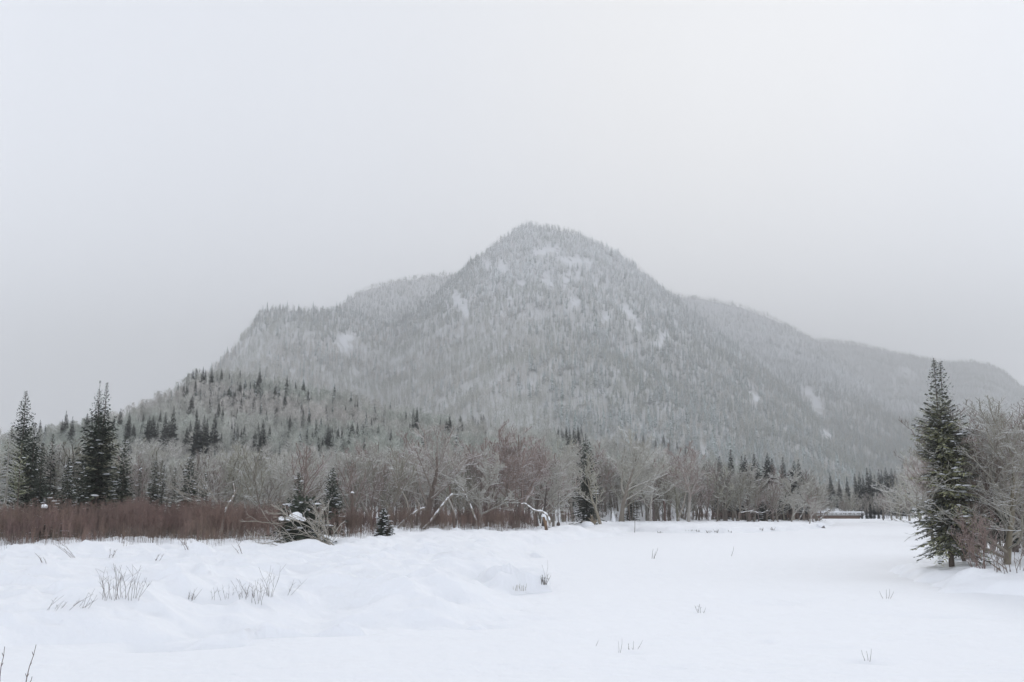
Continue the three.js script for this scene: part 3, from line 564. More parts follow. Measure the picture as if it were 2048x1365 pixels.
// ---------------------------------------------------------------- the spruces one can tell apart on the slopes
{
  const kinds = [0, 1, 2, 3].map((k) => conifer(90 + k, { h: 12, w: [1.55, 1.9, 1.35, 2.3][k], boughs: 150, shoots: 6, shoot: 0.85, thick: 0.55, ragged: 0.3, shape: [0.7, 0.8, 0.6, 0.75][k], snow: [0.06, 0.22, 0.03, 0.12][k], snowSize: 0.8, base: 0.04, green: [0.014, 0.020, 0.016], tip: [0.020, 0.027, 0.021] }));
  const first = [], ORD = 'first second third fourth fifth sixth seventh eighth ninth tenth eleventh twelfth thirteenth fourteenth fifteenth sixteenth seventeenth eighteenth nineteenth twentieth twenty-first twenty-second twenty-third twenty-fourth twenty-fifth twenty-sixth twenty-seventh twenty-eighth twenty-ninth thirtieth thirty-first thirty-second thirty-third thirty-fourth thirty-fifth thirty-sixth thirty-seventh thirty-eighth thirty-ninth fortieth'.split(' ');
  const spot = (x, y, h, d) => { const hit = d ? put(x, y, d) : null; const p = hit ? hit.p : hitHill(x, y + h * 1.5, 90); return p && { p, H: hit ? hit.h : (h * 1.5) * distOf(p) / FOCAL }; };
  const add = (list, label, group, d) => {
    const order = [...list].sort((a, b) => a[0] - b[0]);
    for (const it of list) {
      const [x, y, h] = it, nth = order.indexOf(it);
      const s = spot(x, y, h, d); if (!s) continue;
      const k = (Math.round(x * 7 + y) & 3);
      let t = first[k];
      if (t) { t = t.clone(); t.name = numbered('hillside_spruce'); scene.add(t); }
      else t = first[k] = stand(kinds[k], 'hillside_spruce', '', '', V(0, 0, 0), 0, 1, M.plain);
      t.position.copy(s.p); t.rotation.y = x; t.scale.set(s.H / 12 * 0.92, s.H / 12, s.H / 12 * 0.92);
      tag(t, `${label}, ${ORD[nth]} counting towards the bridge`, 'spruce', group);
    }
  };
  add([[377, 846, 45], [388, 840, 70], [393, 846, 60], [402, 838, 75], [409, 845, 60], [418, 870, 40], [425, 834, 66], [371, 858, 40], [397, 868, 50]], 'black snow flecked spruce of the tight clump', 'tight clump of black spruces');
  add([[341, 821, 68], [326, 830, 60], [334, 845, 45]], 'dark pointed spruce of the trio near the tight clump', 'small group of pointed spruces');
  add([[507, 866, 42], [514, 848, 40], [522, 844, 66], [537, 855, 42], [546, 877, 22], [500, 880, 30], [518, 868, 44]], 'dark spruce of the snowy mid slope clump', 'snowy spruce clump mid slope');
  add([[561, 846, 30], [567, 850, 24], [578, 832, 42], [654, 851, 46], [676, 865, 36], [644, 877, 26], [636, 875, 22], [623, 865, 32], [689, 877, 22], [695, 847, 32], [702, 845, 46], [714, 846, 36], [726, 850, 26], [745, 856, 20], [727, 879, 56], [734, 867, 26], [781, 861, 36], [803, 908, 25], [819, 914, 22], [643, 937, 20], [683, 860, 30], [708, 862, 34], [665, 873, 28]], 'single dark spruce scattered over the leafless slope', 'spruces scattered over the leafless slope');
  add([[381, 792, 38], [435, 804, 36], [443, 817, 36], [496, 792, 26], [507, 794, 22], [568, 791, 36], [590, 807, 24], [603, 807, 20], [651, 811, 28], [690, 812, 24], [617, 830, 26], [632, 841, 28], [465, 805, 20], [481, 795, 26], [733, 827, 15], [742, 836, 20], [763, 834, 14], [552, 815, 22], [527, 790, 22], [668, 800, 22], [420, 780, 26], [456, 775, 26], [538, 770, 24], [700, 795, 24]], 'hazy grey spruce high on the foothill slope', 'spruces high on the foothill');
  add([[374, 747, 22], [383, 741, 30], [391, 738, 24], [403, 735, 38], [409, 741, 22], [421, 737, 32], [432, 744, 20], [441, 739, 30], [457, 747, 22], [478, 742, 30], [517, 738, 38], [533, 732, 16], [548, 750, 18], [572, 752, 34], [590, 764, 22], [606, 765, 28]], 'dark green spruce standing on the crest of the foothill', 'spruces on the foothill crest');
  { // and the many smaller ones between them
    const R = rng(91), more = [[], [], []];
    for (let i = 0; i < 110; i++) { const k = i % 3, x = k === 0 ? R.r(230, 480) : k === 1 ? R.r(480, 760) : R.r(560, 930), crest = k === 2 ? 826 : lerp(835, 745, smooth(230, 400, x)) + Math.max(0, x - 450) * 0.2; const y = crest + R.r(4, k === 2 ? 34 : 75); if (noise(x / 30, y / 22) > -0.12) more[k].push([Math.round(x), Math.round(y), R.r(16, 32)]); }
    add(more[0], 'small spruce on the near end of the foothill', 'small spruces on the near end of the foothill');
    add(more[1], 'small spruce on the middle of the foothill', 'small spruces on the middle of the foothill');
    add(more[2], 'small spruce low above the large spreading maple', 'small spruces low on the foothill');
  }
  add([[3, 833, 40], [9, 836, 38], [16, 843, 34], [32, 839, 32], [89, 828, 38], [109, 836, 30], [127, 828, 44], [139, 840, 48], [170, 833, 42], [237, 822, 44], [255, 828, 42], [264, 851, 34], [294, 837, 48], [302, 837, 46], [120, 845, 36], [76, 846, 36], [192, 828, 40], [180, 842, 34], [224, 838, 36], [280, 852, 30], [312, 846, 34]], 'dark spruce on the low ridge behind the tallest spruces', 'spruces on the low ridge');
  add([[441, 866, 24], [448, 868, 20], [462, 846, 28], [467, 857, 28], [481, 862, 24], [487, 852, 30], [365, 847, 28], [473, 850, 26]], 'small dark spruce in the line between two clumps', 'line of small spruces between clumps');
  add([[811, 821, 32], [826, 818, 34], [833, 815, 38], [899, 829, 42], [893, 840, 34], [920, 829, 14], [946, 831, 18], [950, 836, 24], [962, 828, 24], [967, 830, 22], [956, 838, 22], [880, 836, 20]], 'dark spruce rising behind reddish leafless crowns', 'spruces behind the reddish trees');
  add([[1093, 862, 15], [1109, 854, 14], [1117, 854, 34], [1124, 858, 32], [1133, 854, 34], [1140, 858, 36], [1148, 857, 32], [1157, 851, 38], [1163, 849, 34], [1128, 864, 28], [1152, 866, 28]], 'dark spruce of the packed row above the woods', 'packed row of dark spruces');
  add([[1244, 861, 22], [1262, 862, 22], [1273, 865, 22], [1297, 871, 22], [1328, 871, 22], [1340, 878, 22], [1287, 870, 20], [1312, 876, 20], [1355, 884, 20], [1372, 890, 20]], 'spruce tip along the crest behind the biggest maple', 'spruce tips along the wooded crest');
  add([[1439, 912, 10], [1461, 899, 12], [1483, 912, 14], [1491, 910, 14], [1509, 908, 15], [1535, 906, 15], [1543, 918, 10], [1565, 914, 15], [1587, 922, 16], [1597, 919, 18]], 'black spruce top poking above the far tree line', 'spruce tops above the far tree line', 262);
  add([[1694, 954, 24], [1710, 948, 30], [1719, 944, 32], [1734, 936, 44], [1740, 937, 42], [1757, 939, 28], [1763, 940, 28], [1772, 935, 32], [1782, 937, 28], [1790, 939, 24], [1726, 950, 30], [1749, 950, 24], [1805, 930, 30], [1660, 945, 24], [1678, 958, 20]], 'grey spruce of the group standing beyond the bridge', 'spruces beyond the bridge', 430);
  add([[1740, 1003, 32], [1748, 1010, 28], [1766, 1014, 24], [1724, 1021, 14], [1757, 1018, 18], [1733, 1014, 20]], 'small snowy spruce at the end of the bridge', 'snowy spruces at the bridge end', 342);
}

// ---------------------------------------------------------------- leafless trees
const GREYTWIG = [0.41, 0.395, 0.345], REDTWIG = [0.29, 0.225, 0.195], OLIVETWIG = [0.40, 0.385, 0.31];
const BACKTWIG = [0.25, 0.237, 0.19];
{
  const named = [ // x, top, distance, options, seed, material, label
    [850, 843, 128, { r: 0.34, limbs: 12, spread: 0.85, first: 0.3, snow: 1, bark: [0.15, 0.12, 0.10], twig: [0.38, 0.34, 0.30] }, 101, 'large spreading maple with dark trunk and pale crown above leaning dead trunks'],
    [1032, 838, 132, { r: 0.28, limbs: 12, spread: 0.7, first: 0.3, bark: [0.17, 0.14, 0.12], twig: REDTWIG, stems: 2 }, 102, 'double trunked tall tree with reddish brown haze of twigs'],
    [1238, 850, 200, { r: 0.36, limbs: 12, spread: 0.9, first: 0.34, snow: 1, bark: [0.20, 0.175, 0.145], twig: [0.40, 0.385, 0.33], }, 103, 'biggest pale crowned maple on the far bank with fan of limbs'],
    [1200, 905, 160, { r: 0.26, lean: 0.3, limbs: 6, wide: 0.8, first: 0.3, bark: [0.27, 0.24, 0.19], twig: OLIVETWIG }, 104, 'leaning pale trunked tree in front of the tall dark spruce'],
    [1372, 884, 215, { r: 0.28, limbs: 11, bark: [0.33, 0.31, 0.28], twig: REDTWIG }, 105, 'reddish crowned tree with white snow lined trunk on the far bank'],
    [1298, 920, 205, { r: 0.2, limbs: 9, bark: [0.33, 0.31, 0.28], twig: GREYTWIG }, 106, 'forked white limbed tree between the big maple and the reddish tree'],
    [1448, 930, 222, { r: 0.26, limbs: 10, bark: [0.12, 0.10, 0.085], twig: OLIVETWIG }, 107, 'tree with dark crooked trunk and looping snowy limb'],
    [1493, 925, 226, { r: 0.34, limbs: 12, spread: 1.0, first: 0.2, bark: [0.16, 0.14, 0.12], twig: GREYTWIG }, 108, 'broad low tree with thick trunk and level snowy limbs'],
    [1583, 934, 238, { r: 0.24, limbs: 11, lean: 0.12, bark: [0.28, 0.26, 0.22], twig: GREYTWIG }, 109, 'grey tree with slanting white trunk near the bridge'],
    [1632, 962, 250, { r: 0.22, limbs: 9, lean: 0.45, bark: [0.32, 0.31, 0.28], twig: GREYTWIG }, 110, 'last tree of the far tree line, leaning out over the bridge'],
    [1085, 925, 140, { r: 0.16, limbs: 10, bark: [0.09, 0.075, 0.065], twig: GREYTWIG, snow: 1 }, 111, 'small dark stemmed tree behind the bent white snag'],
    [960, 900, 124, { r: 0.22, limbs: 9, lean: 0.25, bark: [0.30, 0.28, 0.25], twig: GREYTWIG }, 112, 'grey tree with long white limbs behind the leaning dead trunk'],
    [760, 905, 122, { r: 0.2, limbs: 10, lean: -0.35, bark: [0.27, 0.25, 0.22], twig: GREYTWIG }, 113, 'pale tree slanting away from the large spreading maple'],
    [560, 905, 104, { r: 0.2, limbs: 11, spread: 1.0, first: 0.3, bark: [0.30, 0.28, 0.24], twig: [0.44, 0.42, 0.37], snow: 1 }, 114, 'frosted pale tree with crooked limbs above the willow thicket'],
    [470, 890, 118, { r: 0.18, limbs: 12, spread: 0.6, bark: [0.2, 0.18, 0.15], twig: OLIVETWIG }, 115, 'upright olive grey tree rising over the fallen frosted treetop'],
    [625, 893, 116, { r: 0.18, limbs: 11, bark: [0.2, 0.18, 0.15], twig: GREYTWIG }, 116, 'grey twiggy tree between the two dark firs'],
    [700, 902, 120, { r: 0.18, limbs: 11, bark: [0.19, 0.17, 0.15], twig: GREYTWIG }, 117, 'grey twiggy tree just past the stout dark fir'],
    [165, 872, 112, { r: 0.16, limbs: 11, bark: [0.2, 0.18, 0.15], twig: GREYTWIG }, 118, 'grey leafless tree between black conical fir and twin topped spruce'],
    [228, 850, 106, { r: 0.18, limbs: 12, spread: 0.9, bark: [0.3, 0.29, 0.24], twig: [0.36, 0.35, 0.26], snow: 1 }, 119, 'lichen pale leafless tree wrapped around the twin topped spruce'],
    [305, 872, 116, { r: 0.16, limbs: 10, bark: [0.28, 0.26, 0.22], twig: [0.42, 0.41, 0.35], snow: 1 }, 120, 'frost white leafless tree behind the close pair of spruces'],
    [110, 880, 108, { r: 0.15, limbs: 10, bark: [0.2, 0.18, 0.15], twig: GREYTWIG }, 121, 'grey leafless tree behind the black conical fir'],
  ];
  for (const [x, top, d, o, seed, label] of named) {
    const { p, h } = put(x, top, d), g = bareTree(seed, Object.assign({ h, twigs: 6, tips: 3, minR: 0.016 + d * 0.0001, wide: 1.25, rise: 0.05, spread: 0.95 }, o));
    stand([['trunk', g.trunk, M.plain], ['crown', g.crown, M.plain]], 'leafless_tree', label, 'tree', p, seed, 1, M.plain);
  }
  // the rest of the front ranks, clones of six
  const kinds = [
    { r: 0.2, bark: [0.19, 0.17, 0.145], twig: GREYTWIG }, { r: 0.22, bark: [0.24, 0.22, 0.19], twig: GREYTWIG, lean: 0.15, snow: 1 }, { r: 0.18, bark: [0.15, 0.12, 0.11], twig: REDTWIG },
    { r: 0.2, bark: [0.18, 0.17, 0.13], twig: OLIVETWIG, spread: 0.95 }, { r: 0.2, bark: [0.14, 0.12, 0.1], twig: [0.34, 0.28, 0.25], spread: 0.6 }, { r: 0.24, bark: [0.30, 0.28, 0.25], twig: [0.42, 0.405, 0.36], lean: -0.2, snow: 1 },
  ].map((o, i) => { const g = bareTree(140 + i, Object.assign({ h: 13, limbs: 10, subs: 6, twigs: 5, tips: 2, minR: 0.026, wide: 1.15, rise: 0.06, spread: 0.9 }, o)); return [['trunk', g.trunk, M.plain], ['crown', g.crown, M.plain]]; });
  const R = rng(77), first = [];
  const plant = (x, top, d, k, label, group) => {
    const { p, h } = put(x, top, d);
    let t = first[k];
    if (t) { t = t.clone(); t.name = numbered('leafless_tree'); scene.add(t); } else t = first[k] = stand(kinds[k], 'leafless_tree', '', '', p, 0, 1, M.plain);
    t.position.copy(p); t.rotation.y = R() * 6.28; t.scale.set(h / 13 * R.r(0.75, 1.4), h / 13, h / 13 * R.r(0.75, 1.4)); tag(t, label, 'tree', group);
  };
  for (let i = 0; i < 34; i++) { const x = 1110 + (i + R() * 0.8) * 15.5; plant(x, lerp(868, 945, clamp((x - 1150) / 480)) + R.r(0, 60), R.r(206, 262), [0, 3, 1, 0, 5, 2, 4][i % 7], 'leafless snow dusted tree in the crowded rank along the far river bank', 'crowded rank of trees on the far bank'); }
  for (let i = 0; i < 22; i++) { const x = 700 + (i + R() * 0.8) * 19; plant(x, R.r(862, 915), R.r(134, 175), [2, 4, 2, 0, 3, 1][i % 6], 'brownish leafless tree in the woods around the large spreading maple', 'brownish woods around the large maple'); }
  for (let i = 0; i < 26; i++) { const x = -10 + (i + R() * 0.8) * 28; plant(x, R.r(880, 925), R.r(104, 150), [0, 3, 0, 1, 4, 5][i % 6], 'grey leafless tree in the woods between the dark spruces', 'grey woods between the dark spruces'); }
  for (const [x, top, d, k] of [[1852, 872, 118, 4], [1812, 925, 262, 0], [1846, 900, 135, 0], [1866, 900, 98, 4], [1796, 945, 285, 3], [1780, 965, 300, 0], [1835, 910, 230, 3], [1764, 980, 305, 4]]) plant(x, top, d, k, 'thin hazy leafless tree on the bank past the great spruce', 'hazy trees past the great spruce');
}
{ // the woods behind them, as one mass
  const { mergeGeometries } = await import('three/addons/utils/BufferGeometryUtils.js');
  const R = rng(205), kinds = [[BACKTWIG, BARK], [[0.235, 0.18, 0.155], [0.13, 0.105, 0.09]], [[0.20, 0.19, 0.145], BARK], [[0.20, 0.17, 0.145], BARK]].map(([twig, bark], i) => { const g = bareTree(160 + i, { h: 11, r: 0.15, limbs: 9, subs: 6, twigs: 4, tips: 0, minR: 0.026, bark, twig }); return mergeGeometries([g.trunk, g.crown]); });
  const sets = kinds.map(() => new Scatter());
  for (let i = 0; i < 2600; i++) {
    const az = R.r(-0.5, 0.5), r = Math.sqrt(lerp(98 ** 2, 400 ** 2, R())), x = Math.sin(az) * r, z = -Math.cos(az) * r, a = R(), b = R(), k = R();
    const [px, py] = project(x, height(x, z), z);
    const start = px < 650 ? 100 : px < 1080 ? lerp(108, 138, (px - 650) / 430) : px < 1205 ? lerp(150, 215, clamp((px - 1080) / 50)) : px < 1660 ? 218 : px < 1830 ? 365 : 1e9;
    if (r < start || (px < 1500 && hillHeight(x, z) > 7)) continue;
    if (signed(leftLand, leftEdge, x, z) < 3 && px < 1690 && r < 340) continue;
    const s = lerp(0.6, 1.15, a) * (px < 700 ? 0.72 : px < 1080 ? 0.95 : px > 1660 ? 0.8 : r > 300 ? 0.9 : 1.1), v = lerp(0.8, 1.2, b), red = px > 650 && px < 1150 ? 0.36 : 0.12;
    sets[k < red ? 1 : Math.floor(R() * 3) === 0 ? 2 : R() < 0.4 ? 3 : 0].add(x, height(x, z), z, b * 60, s * lerp(0.9, 1.3, R()), s, [v, v, v]);
  }
  const t = thing('bank_woods', 'leafless woods massed behind the front trees of the valley floor', 'woods', V(0, 0, 0), 0, null, 'stuff');
  sets.forEach((s, i) => s.build('leafless_trees', kinds[i], M.plain, t));
}
// ---------------------------------------------------------------- willow thickets
{
  const clump = (seed, h, n) => {
    const R = rng(seed), m = new MB();
    for (let i = 0; i < n; i++) {
      const a = R() * 6.28, q = R() * 0.5, b = V(Math.cos(a) * q, -0.25, Math.sin(a) * q), lean = R.r(0.03, 0.36), H = h * R.r(0.62, 1.1), tone = R.r(0.7, 1.35);
      const low = [0.23 * tone, 0.185 * tone, 0.15 * tone], top = [0.20 * tone, 0.138 * tone, 0.112 * tone];
      const at = (t) => V(b.x + Math.cos(a) * lean * H * t * (1 - 0.35 * t) + 0.06 * Math.sin(t * 5 + i), b.y + (H + 0.25) * t, b.z + Math.sin(a) * lean * H * t * (1 - 0.35 * t) + 0.06 * Math.cos(t * 6 + i));
      m.tube([at(0), at(0.3), at(0.65), at(1)], [0.009, 0.0085, 0.008, 0.004], 3, (ny, ty, k) => k < 2 ? low : top);
      for (let k = 0; k < 30; k++) { const t = 0.47 + 0.52 * Math.sqrt(R()), p = at(t), e = p.clone().add(V((R() - 0.5) * 0.4, R.r(0.3, 0.8) * (1.15 - t), (R() - 0.5) * 0.4)); m.tube([p, e], [0.0065, 0.0035], 3, () => top); }
    }
    return m.geo();
  };
  const kinds = [clump(301, 2.3, 4), clump(302, 2.5, 5), clump(303, 2.1, 3)];
  const make = (name, label, seed, count, sample) => {
    const R = rng(seed), sets = kinds.map(() => new Scatter());
    for (let i = 0; i < count; i++) {
      const s = sample(R); if (!s) continue;
      const [x, z, sc] = s, v = R.r(0.82, 1.12) * (1 + 0.55 * noise(x / 5, z / 5, seed));
      sets[R.i(0, 2)].add(x, height(x, z), z, R() * 6.28, sc * R.r(0.9, 1.2), sc * R.r(0.88, 1.08), [v, v * (1 + 0.12 * noise(x / 8 + 40, z / 8)), v * (1 + 0.1 * noise(x / 7, z / 7 + 20))]);
    }
    const t = thing(name, label, 'willow thicket', V(0, 0, 0), 0, null, 'stuff');
    sets.forEach((q, i) => q.build('stems', kinds[i], M.plain, t));
  };
  make('willow_thicket', 'long dense thicket of reddish brown willow stems along the snowy bank', 31, 2900, (R) => {
    const px = R.r(-60, 775), front = px < 450 ? lerp(57.5, 58.5, px / 450) : px < 640 ? lerp(58.5, 66, (px - 450) / 190) : lerp(66, 82, (px - 640) / 135), back = lerp(90, 97, clamp(px / 775)), r = lerp(front, back, R()) + 3.5 * noise(px / 25, 3), g = along(px, 1025, r);
    if (R() > 0.13 + smooth(front + 7, front + 24, r) || R() < 0.5 * smooth(0.1, 0.4, noise(px / 18, r / 3))) return null;
    return [g.x, g.z, (px < 90 ? lerp(0.9, 1.05, clamp(px / 90)) : px > 610 ? 0.92 : 1.06 + 0.2 * noise(px / 60, 1) + 0.22 * noise(px / 14, r / 5)) * (r < front + 11 ? R.r(0.25, 0.75) : R.r(0.85, 1.05))];
  });
  make('willow_thicket', 'smaller reddish willow thicket under the leaning dead trunks', 32, 620, (R) => {
    const px = R.r(775, 1085), r = R.r(lerp(104, 122, (px - 775) / 310), 138), g = along(px, 1025, r);
    if (R() < 0.3 + 0.9 * noise(px / 22, r / 6)) return null;
    return [g.x, g.z, R.r(0.6, 1.15) * (px > 960 ? 1.12 : 1) * smooth(1090, 1040, px + 14 * noise(r, px / 9))];
  });
  make('willow_thicket', 'thin brown brush between the trunks of the far bank', 33, 420, (R) => {
    const px = R.r(1100, 1650), r = R.r(px < 1200 ? 175 : 217, 275), g = along(px, 1025, r);
    return signed(leftLand, leftEdge, g.x, g.z) < 2.5 ? null : [g.x, g.z, R.r(0.6, 1.2)];
  });
  make('willow_thicket', 'brown brush on the bank past the great spruce', 34, 160, (R) => {
    const px = R.r(1775, 1860), r = R.r(80, 240), g = along(px, 1025, r);
    return signed(rightLand, rightEdge, g.x, g.z) < 1.5 ? null : [g.x, g.z, R.r(0.7, 1.5)];
  });
}
// ---------------------------------------------------------------- the great spruce and its neighbours
{
  const { p, h } = put(1874, 717, 49);
  stand(conifer(500, { h: h, w: 1.34, base: 0.09, lichenShare: 0.95, boughs: 460, shoots: 12, shoot: 0.32, thick: 0.19, detail: true, tops: 2, ragged: 0.58, gap: 0.32, shape: 0.52, droop: 0.5, snow: 0.5, snowSize: 0.66, green: [0.066, 0.074, 0.055], tip: [0.13, 0.134, 0.10], lichen: [0.42, 0.42, 0.24], lichenAt: [0.02, 0.82], frost: 0.16 }), 'spruce_tree', 'great twin topped spruce hung with yellow green lichen at the river edge', 'spruce', p, 0.9, 1, M.plain);
  for (const [x, top, d, w, seed, o, label] of [
    [1985, 925, 62, 62, 51, { boughs: 220, snow: 0.2, base: 0.16, shape: 0.6, ragged: 0.4, gap: 0.4 }, 'dark spruce half hidden behind the many limbed bare tree'],
    [2050, 905, 72, 70, 52, { boughs: 220, snow: 0.3, base: 0.2, shape: 0.6, ragged: 0.4, gap: 0.4 }, 'dark spruce at the edge of the view behind bare twigs'],
    [1912, 960, 57, 40, 53, { boughs: 150, snow: 0.3, base: 0.05, shape: 0.7, ragged: 0.4 }, 'low dark spruce tucked between great spruce and many limbed bare tree']]) {
    const q = put(x, top, d);
    stand(conifer(seed, Object.assign({ h: q.h, w: w / FOCAL * d, shoot: 0.4, shoots: 9 }, o)), 'spruce_tree', label, 'spruce', q.p, 0, 1, M.plain);
  }
  const trees = [
    [1985, 792, 49.5, { r: 0.095, limbs: 22, subs: 8, twigs: 5, tips: 4, first: 0.10, spread: 0.9, rise: 0.07, bark: [0.19, 0.165, 0.12], twig: [0.31, 0.295, 0.25], minR: 0.009, curve: 0.8, snow: 0.9, wide: 1.55 }, 401, 'many limbed bare tree with mossy trunk beside the great spruce'],
    [1922, 825, 51, { r: 0.08, stems: 3, limbs: 9, subs: 6, twigs: 5, tips: 3, first: 0.15, spread: 0.55, bark: [0.16, 0.13, 0.11], twig: [0.23, 0.185, 0.155], minR: 0.008, snow: 0.5, wide: 1.2 }, 402, 'brown twiggy clump of stems crowding behind the great spruce'],
    [2062, 775, 58, { r: 0.11, limbs: 14, subs: 7, twigs: 5, tips: 3, first: 0.2, bark: [0.17, 0.15, 0.12], twig: [0.27, 0.21, 0.185], minR: 0.009, snow: 0.7 }, 403, 'reddish bare tree cut off by the edge of the view'],
    [2020, 835, 66, { r: 0.09, limbs: 12, subs: 6, twigs: 5, tips: 3, bark: [0.13, 0.1, 0.09], twig: [0.25, 0.195, 0.175], minR: 0.007, snow: 0.5 }, 404, 'dusky reddish bare tree standing between the dark spruces'],
    [2005, 800, 64, { r: 0.08, stems: 4, limbs: 9, subs: 6, twigs: 5, tips: 3, first: 0.12, spread: 0.6, bark: [0.14, 0.115, 0.1], twig: [0.21, 0.165, 0.14], minR: 0.009, snow: 0.4, wide: 1.3 }, 408, 'dense dusky stems crowding between the reddish stems and the frame edge'],
    [1945, 850, 68, { r: 0.08, stems: 4, limbs: 9, subs: 6, twigs: 5, tips: 3, first: 0.12, spread: 0.6, bark: [0.14, 0.115, 0.1], twig: [0.22, 0.18, 0.15], minR: 0.009, snow: 0.4, wide: 1.2 }, 409, 'dusky stems seen through the crown of the many limbed bare tree'],
    [1962, 822, 60, { r: 0.07, stems: 3, limbs: 9, subs: 6, twigs: 5, tips: 3, first: 0.15, spread: 0.7, bark: [0.17, 0.14, 0.12], twig: [0.235, 0.18, 0.155], minR: 0.008, snow: 0.5, wide: 1.3 }, 406, 'reddish stems filling the space behind the many limbed bare tree'],
    [2040, 800, 53, { r: 0.09, limbs: 16, subs: 7, twigs: 5, tips: 3, first: 0.12, spread: 0.9, bark: [0.2, 0.175, 0.14], twig: [0.34, 0.32, 0.28], minR: 0.009, snow: 0.9, wide: 1.2 }, 407, 'pale limbed bare tree crossing the edge of the view'],
    [1950, 1005, 47, { r: 0.04, stems: 4, limbs: 7, subs: 5, twigs: 4, tips: 2, first: 0.08, spread: 0.8, bark: [0.2, 0.14, 0.12], twig: [0.26, 0.19, 0.165], minR: 0.005, snow: 0.5 }, 405, 'low reddish bush of arching stems under the great spruce'],
  ];
  for (const [x, top, d, o, seed, label] of trees) { const q = put(x, top, d), g = bareTree(seed, Object.assign({ h: q.h }, o)); stand([['trunk', g.trunk, M.plain], ['crown', g.crown, M.plain]], 'leafless_tree', label, 'tree', q.p, seed * 1.3, 1, M.plain); }
  // young saplings and brush on the bank
  const R = rng(410), first = [];
  for (let i = 0; i < 9; i++) {
    const x = 1975 + i * 11 + R.r(-4, 4), d = R.r(50, 64), q = put(x, R.r(1010, 1050), d), k = i % 3;
    if (!first[k]) { const g = bareTree(420 + k, { h: 2.2, r: 0.025, limbs: 8, subs: 4, twigs: 3, tips: 0, first: 0.15, spread: 0.6, bark: [0.2, 0.17, 0.14], twig: [0.3, 0.27, 0.23], minR: 0.006 }); first[k] = stand([['trunk', g.trunk, M.plain], ['crown', g.crown, M.plain]], 'sapling', '', '', q.p, 0, 1, M.plain); }
    const t = i < 3 ? first[k] : first[k].clone(); if (i >= 3) { t.name = numbered('sapling'); scene.add(t); }
    t.position.copy(q.p); t.rotation.y = R() * 6; t.scale.setScalar(clamp(q.h / 2.2, 0.5, 1.4));
    tag(t, 'thin bare sapling in the snow under the reddish trees', 'sapling', 'saplings on the snowy bank');
  }
}
// ---------------------------------------------------------------- dead wood along the bank
const SNAG = [0.30, 0.27, 0.23];
function pole(name, label, cat, d, pts, r0, r1, o = {}) { // a trunk through picture points, all at distance d
  const w = pts.map(([x, y, dd = 0]) => along(x, y, d + dd)), base = w[0].clone(); base.y = Math.min(base.y, height(base.x, base.z) - 0.1);
  if (!o.aloft) w[0].y = base.y;
  const c = new THREE.CatmullRomCurve3(w.map((q) => q.clone().sub(base)), false, 'centripetal'), n = Math.max(5, pts.length * 4), path = c.getPoints(n), m = new MB(), s = new MB(), R = rng(Math.round(pts[0][0]));
  const rad = path.map((_, i) => lerp(r0, r1, i / n) * (1 + 0.12 * Math.sin(i * 2.3 + r0 * 90)));
  m.tube(path, rad, 8, (ny, ty, i) => mixc(o.bark ?? SNAG, (o.bark ?? SNAG).map((q) => q * 0.6), R() * 0.6));
  const t = thing(name, label, cat, base, 0);
  meshOf('trunk', m.geo(), M.plain, t);
  if (o.snow !== 0) { // ridge of snow along the upper side
    const up = path.map((q, i) => { const a = path[Math.max(0, i - 1)], b = path[Math.min(n, i + 1)], k = 1 - Math.abs(b.y - a.y) / a.distanceTo(b); return q.clone().add(V(0, rad[i] * lerp(0.35, 0.75, k), rad[i] * 0.25)); });
    s.tube(up, rad.map((q, i) => q * (0.62 + 0.2 * Math.sin(i * 1.7)) * (o.snow ?? 1)), 6, () => SNOW);
    meshOf('snow', s.geo(), M.plain, t);
  }
  for (const b of o.branches ?? []) { const bw = b.map(([x, y, dd = 0]) => along(x, y, d + dd).sub(base)), q = new MB(), bp = new THREE.CatmullRomCurve3(bw).getPoints(7); q.tube(bp, bp.map((_, i) => lerp(r1 * 0.9, r1 * 0.35, i / 7)), 6, snowOn(o.bark ?? SNAG, 1)); meshOf('branch', q.geo(), M.plain, t); }
  return t;
}
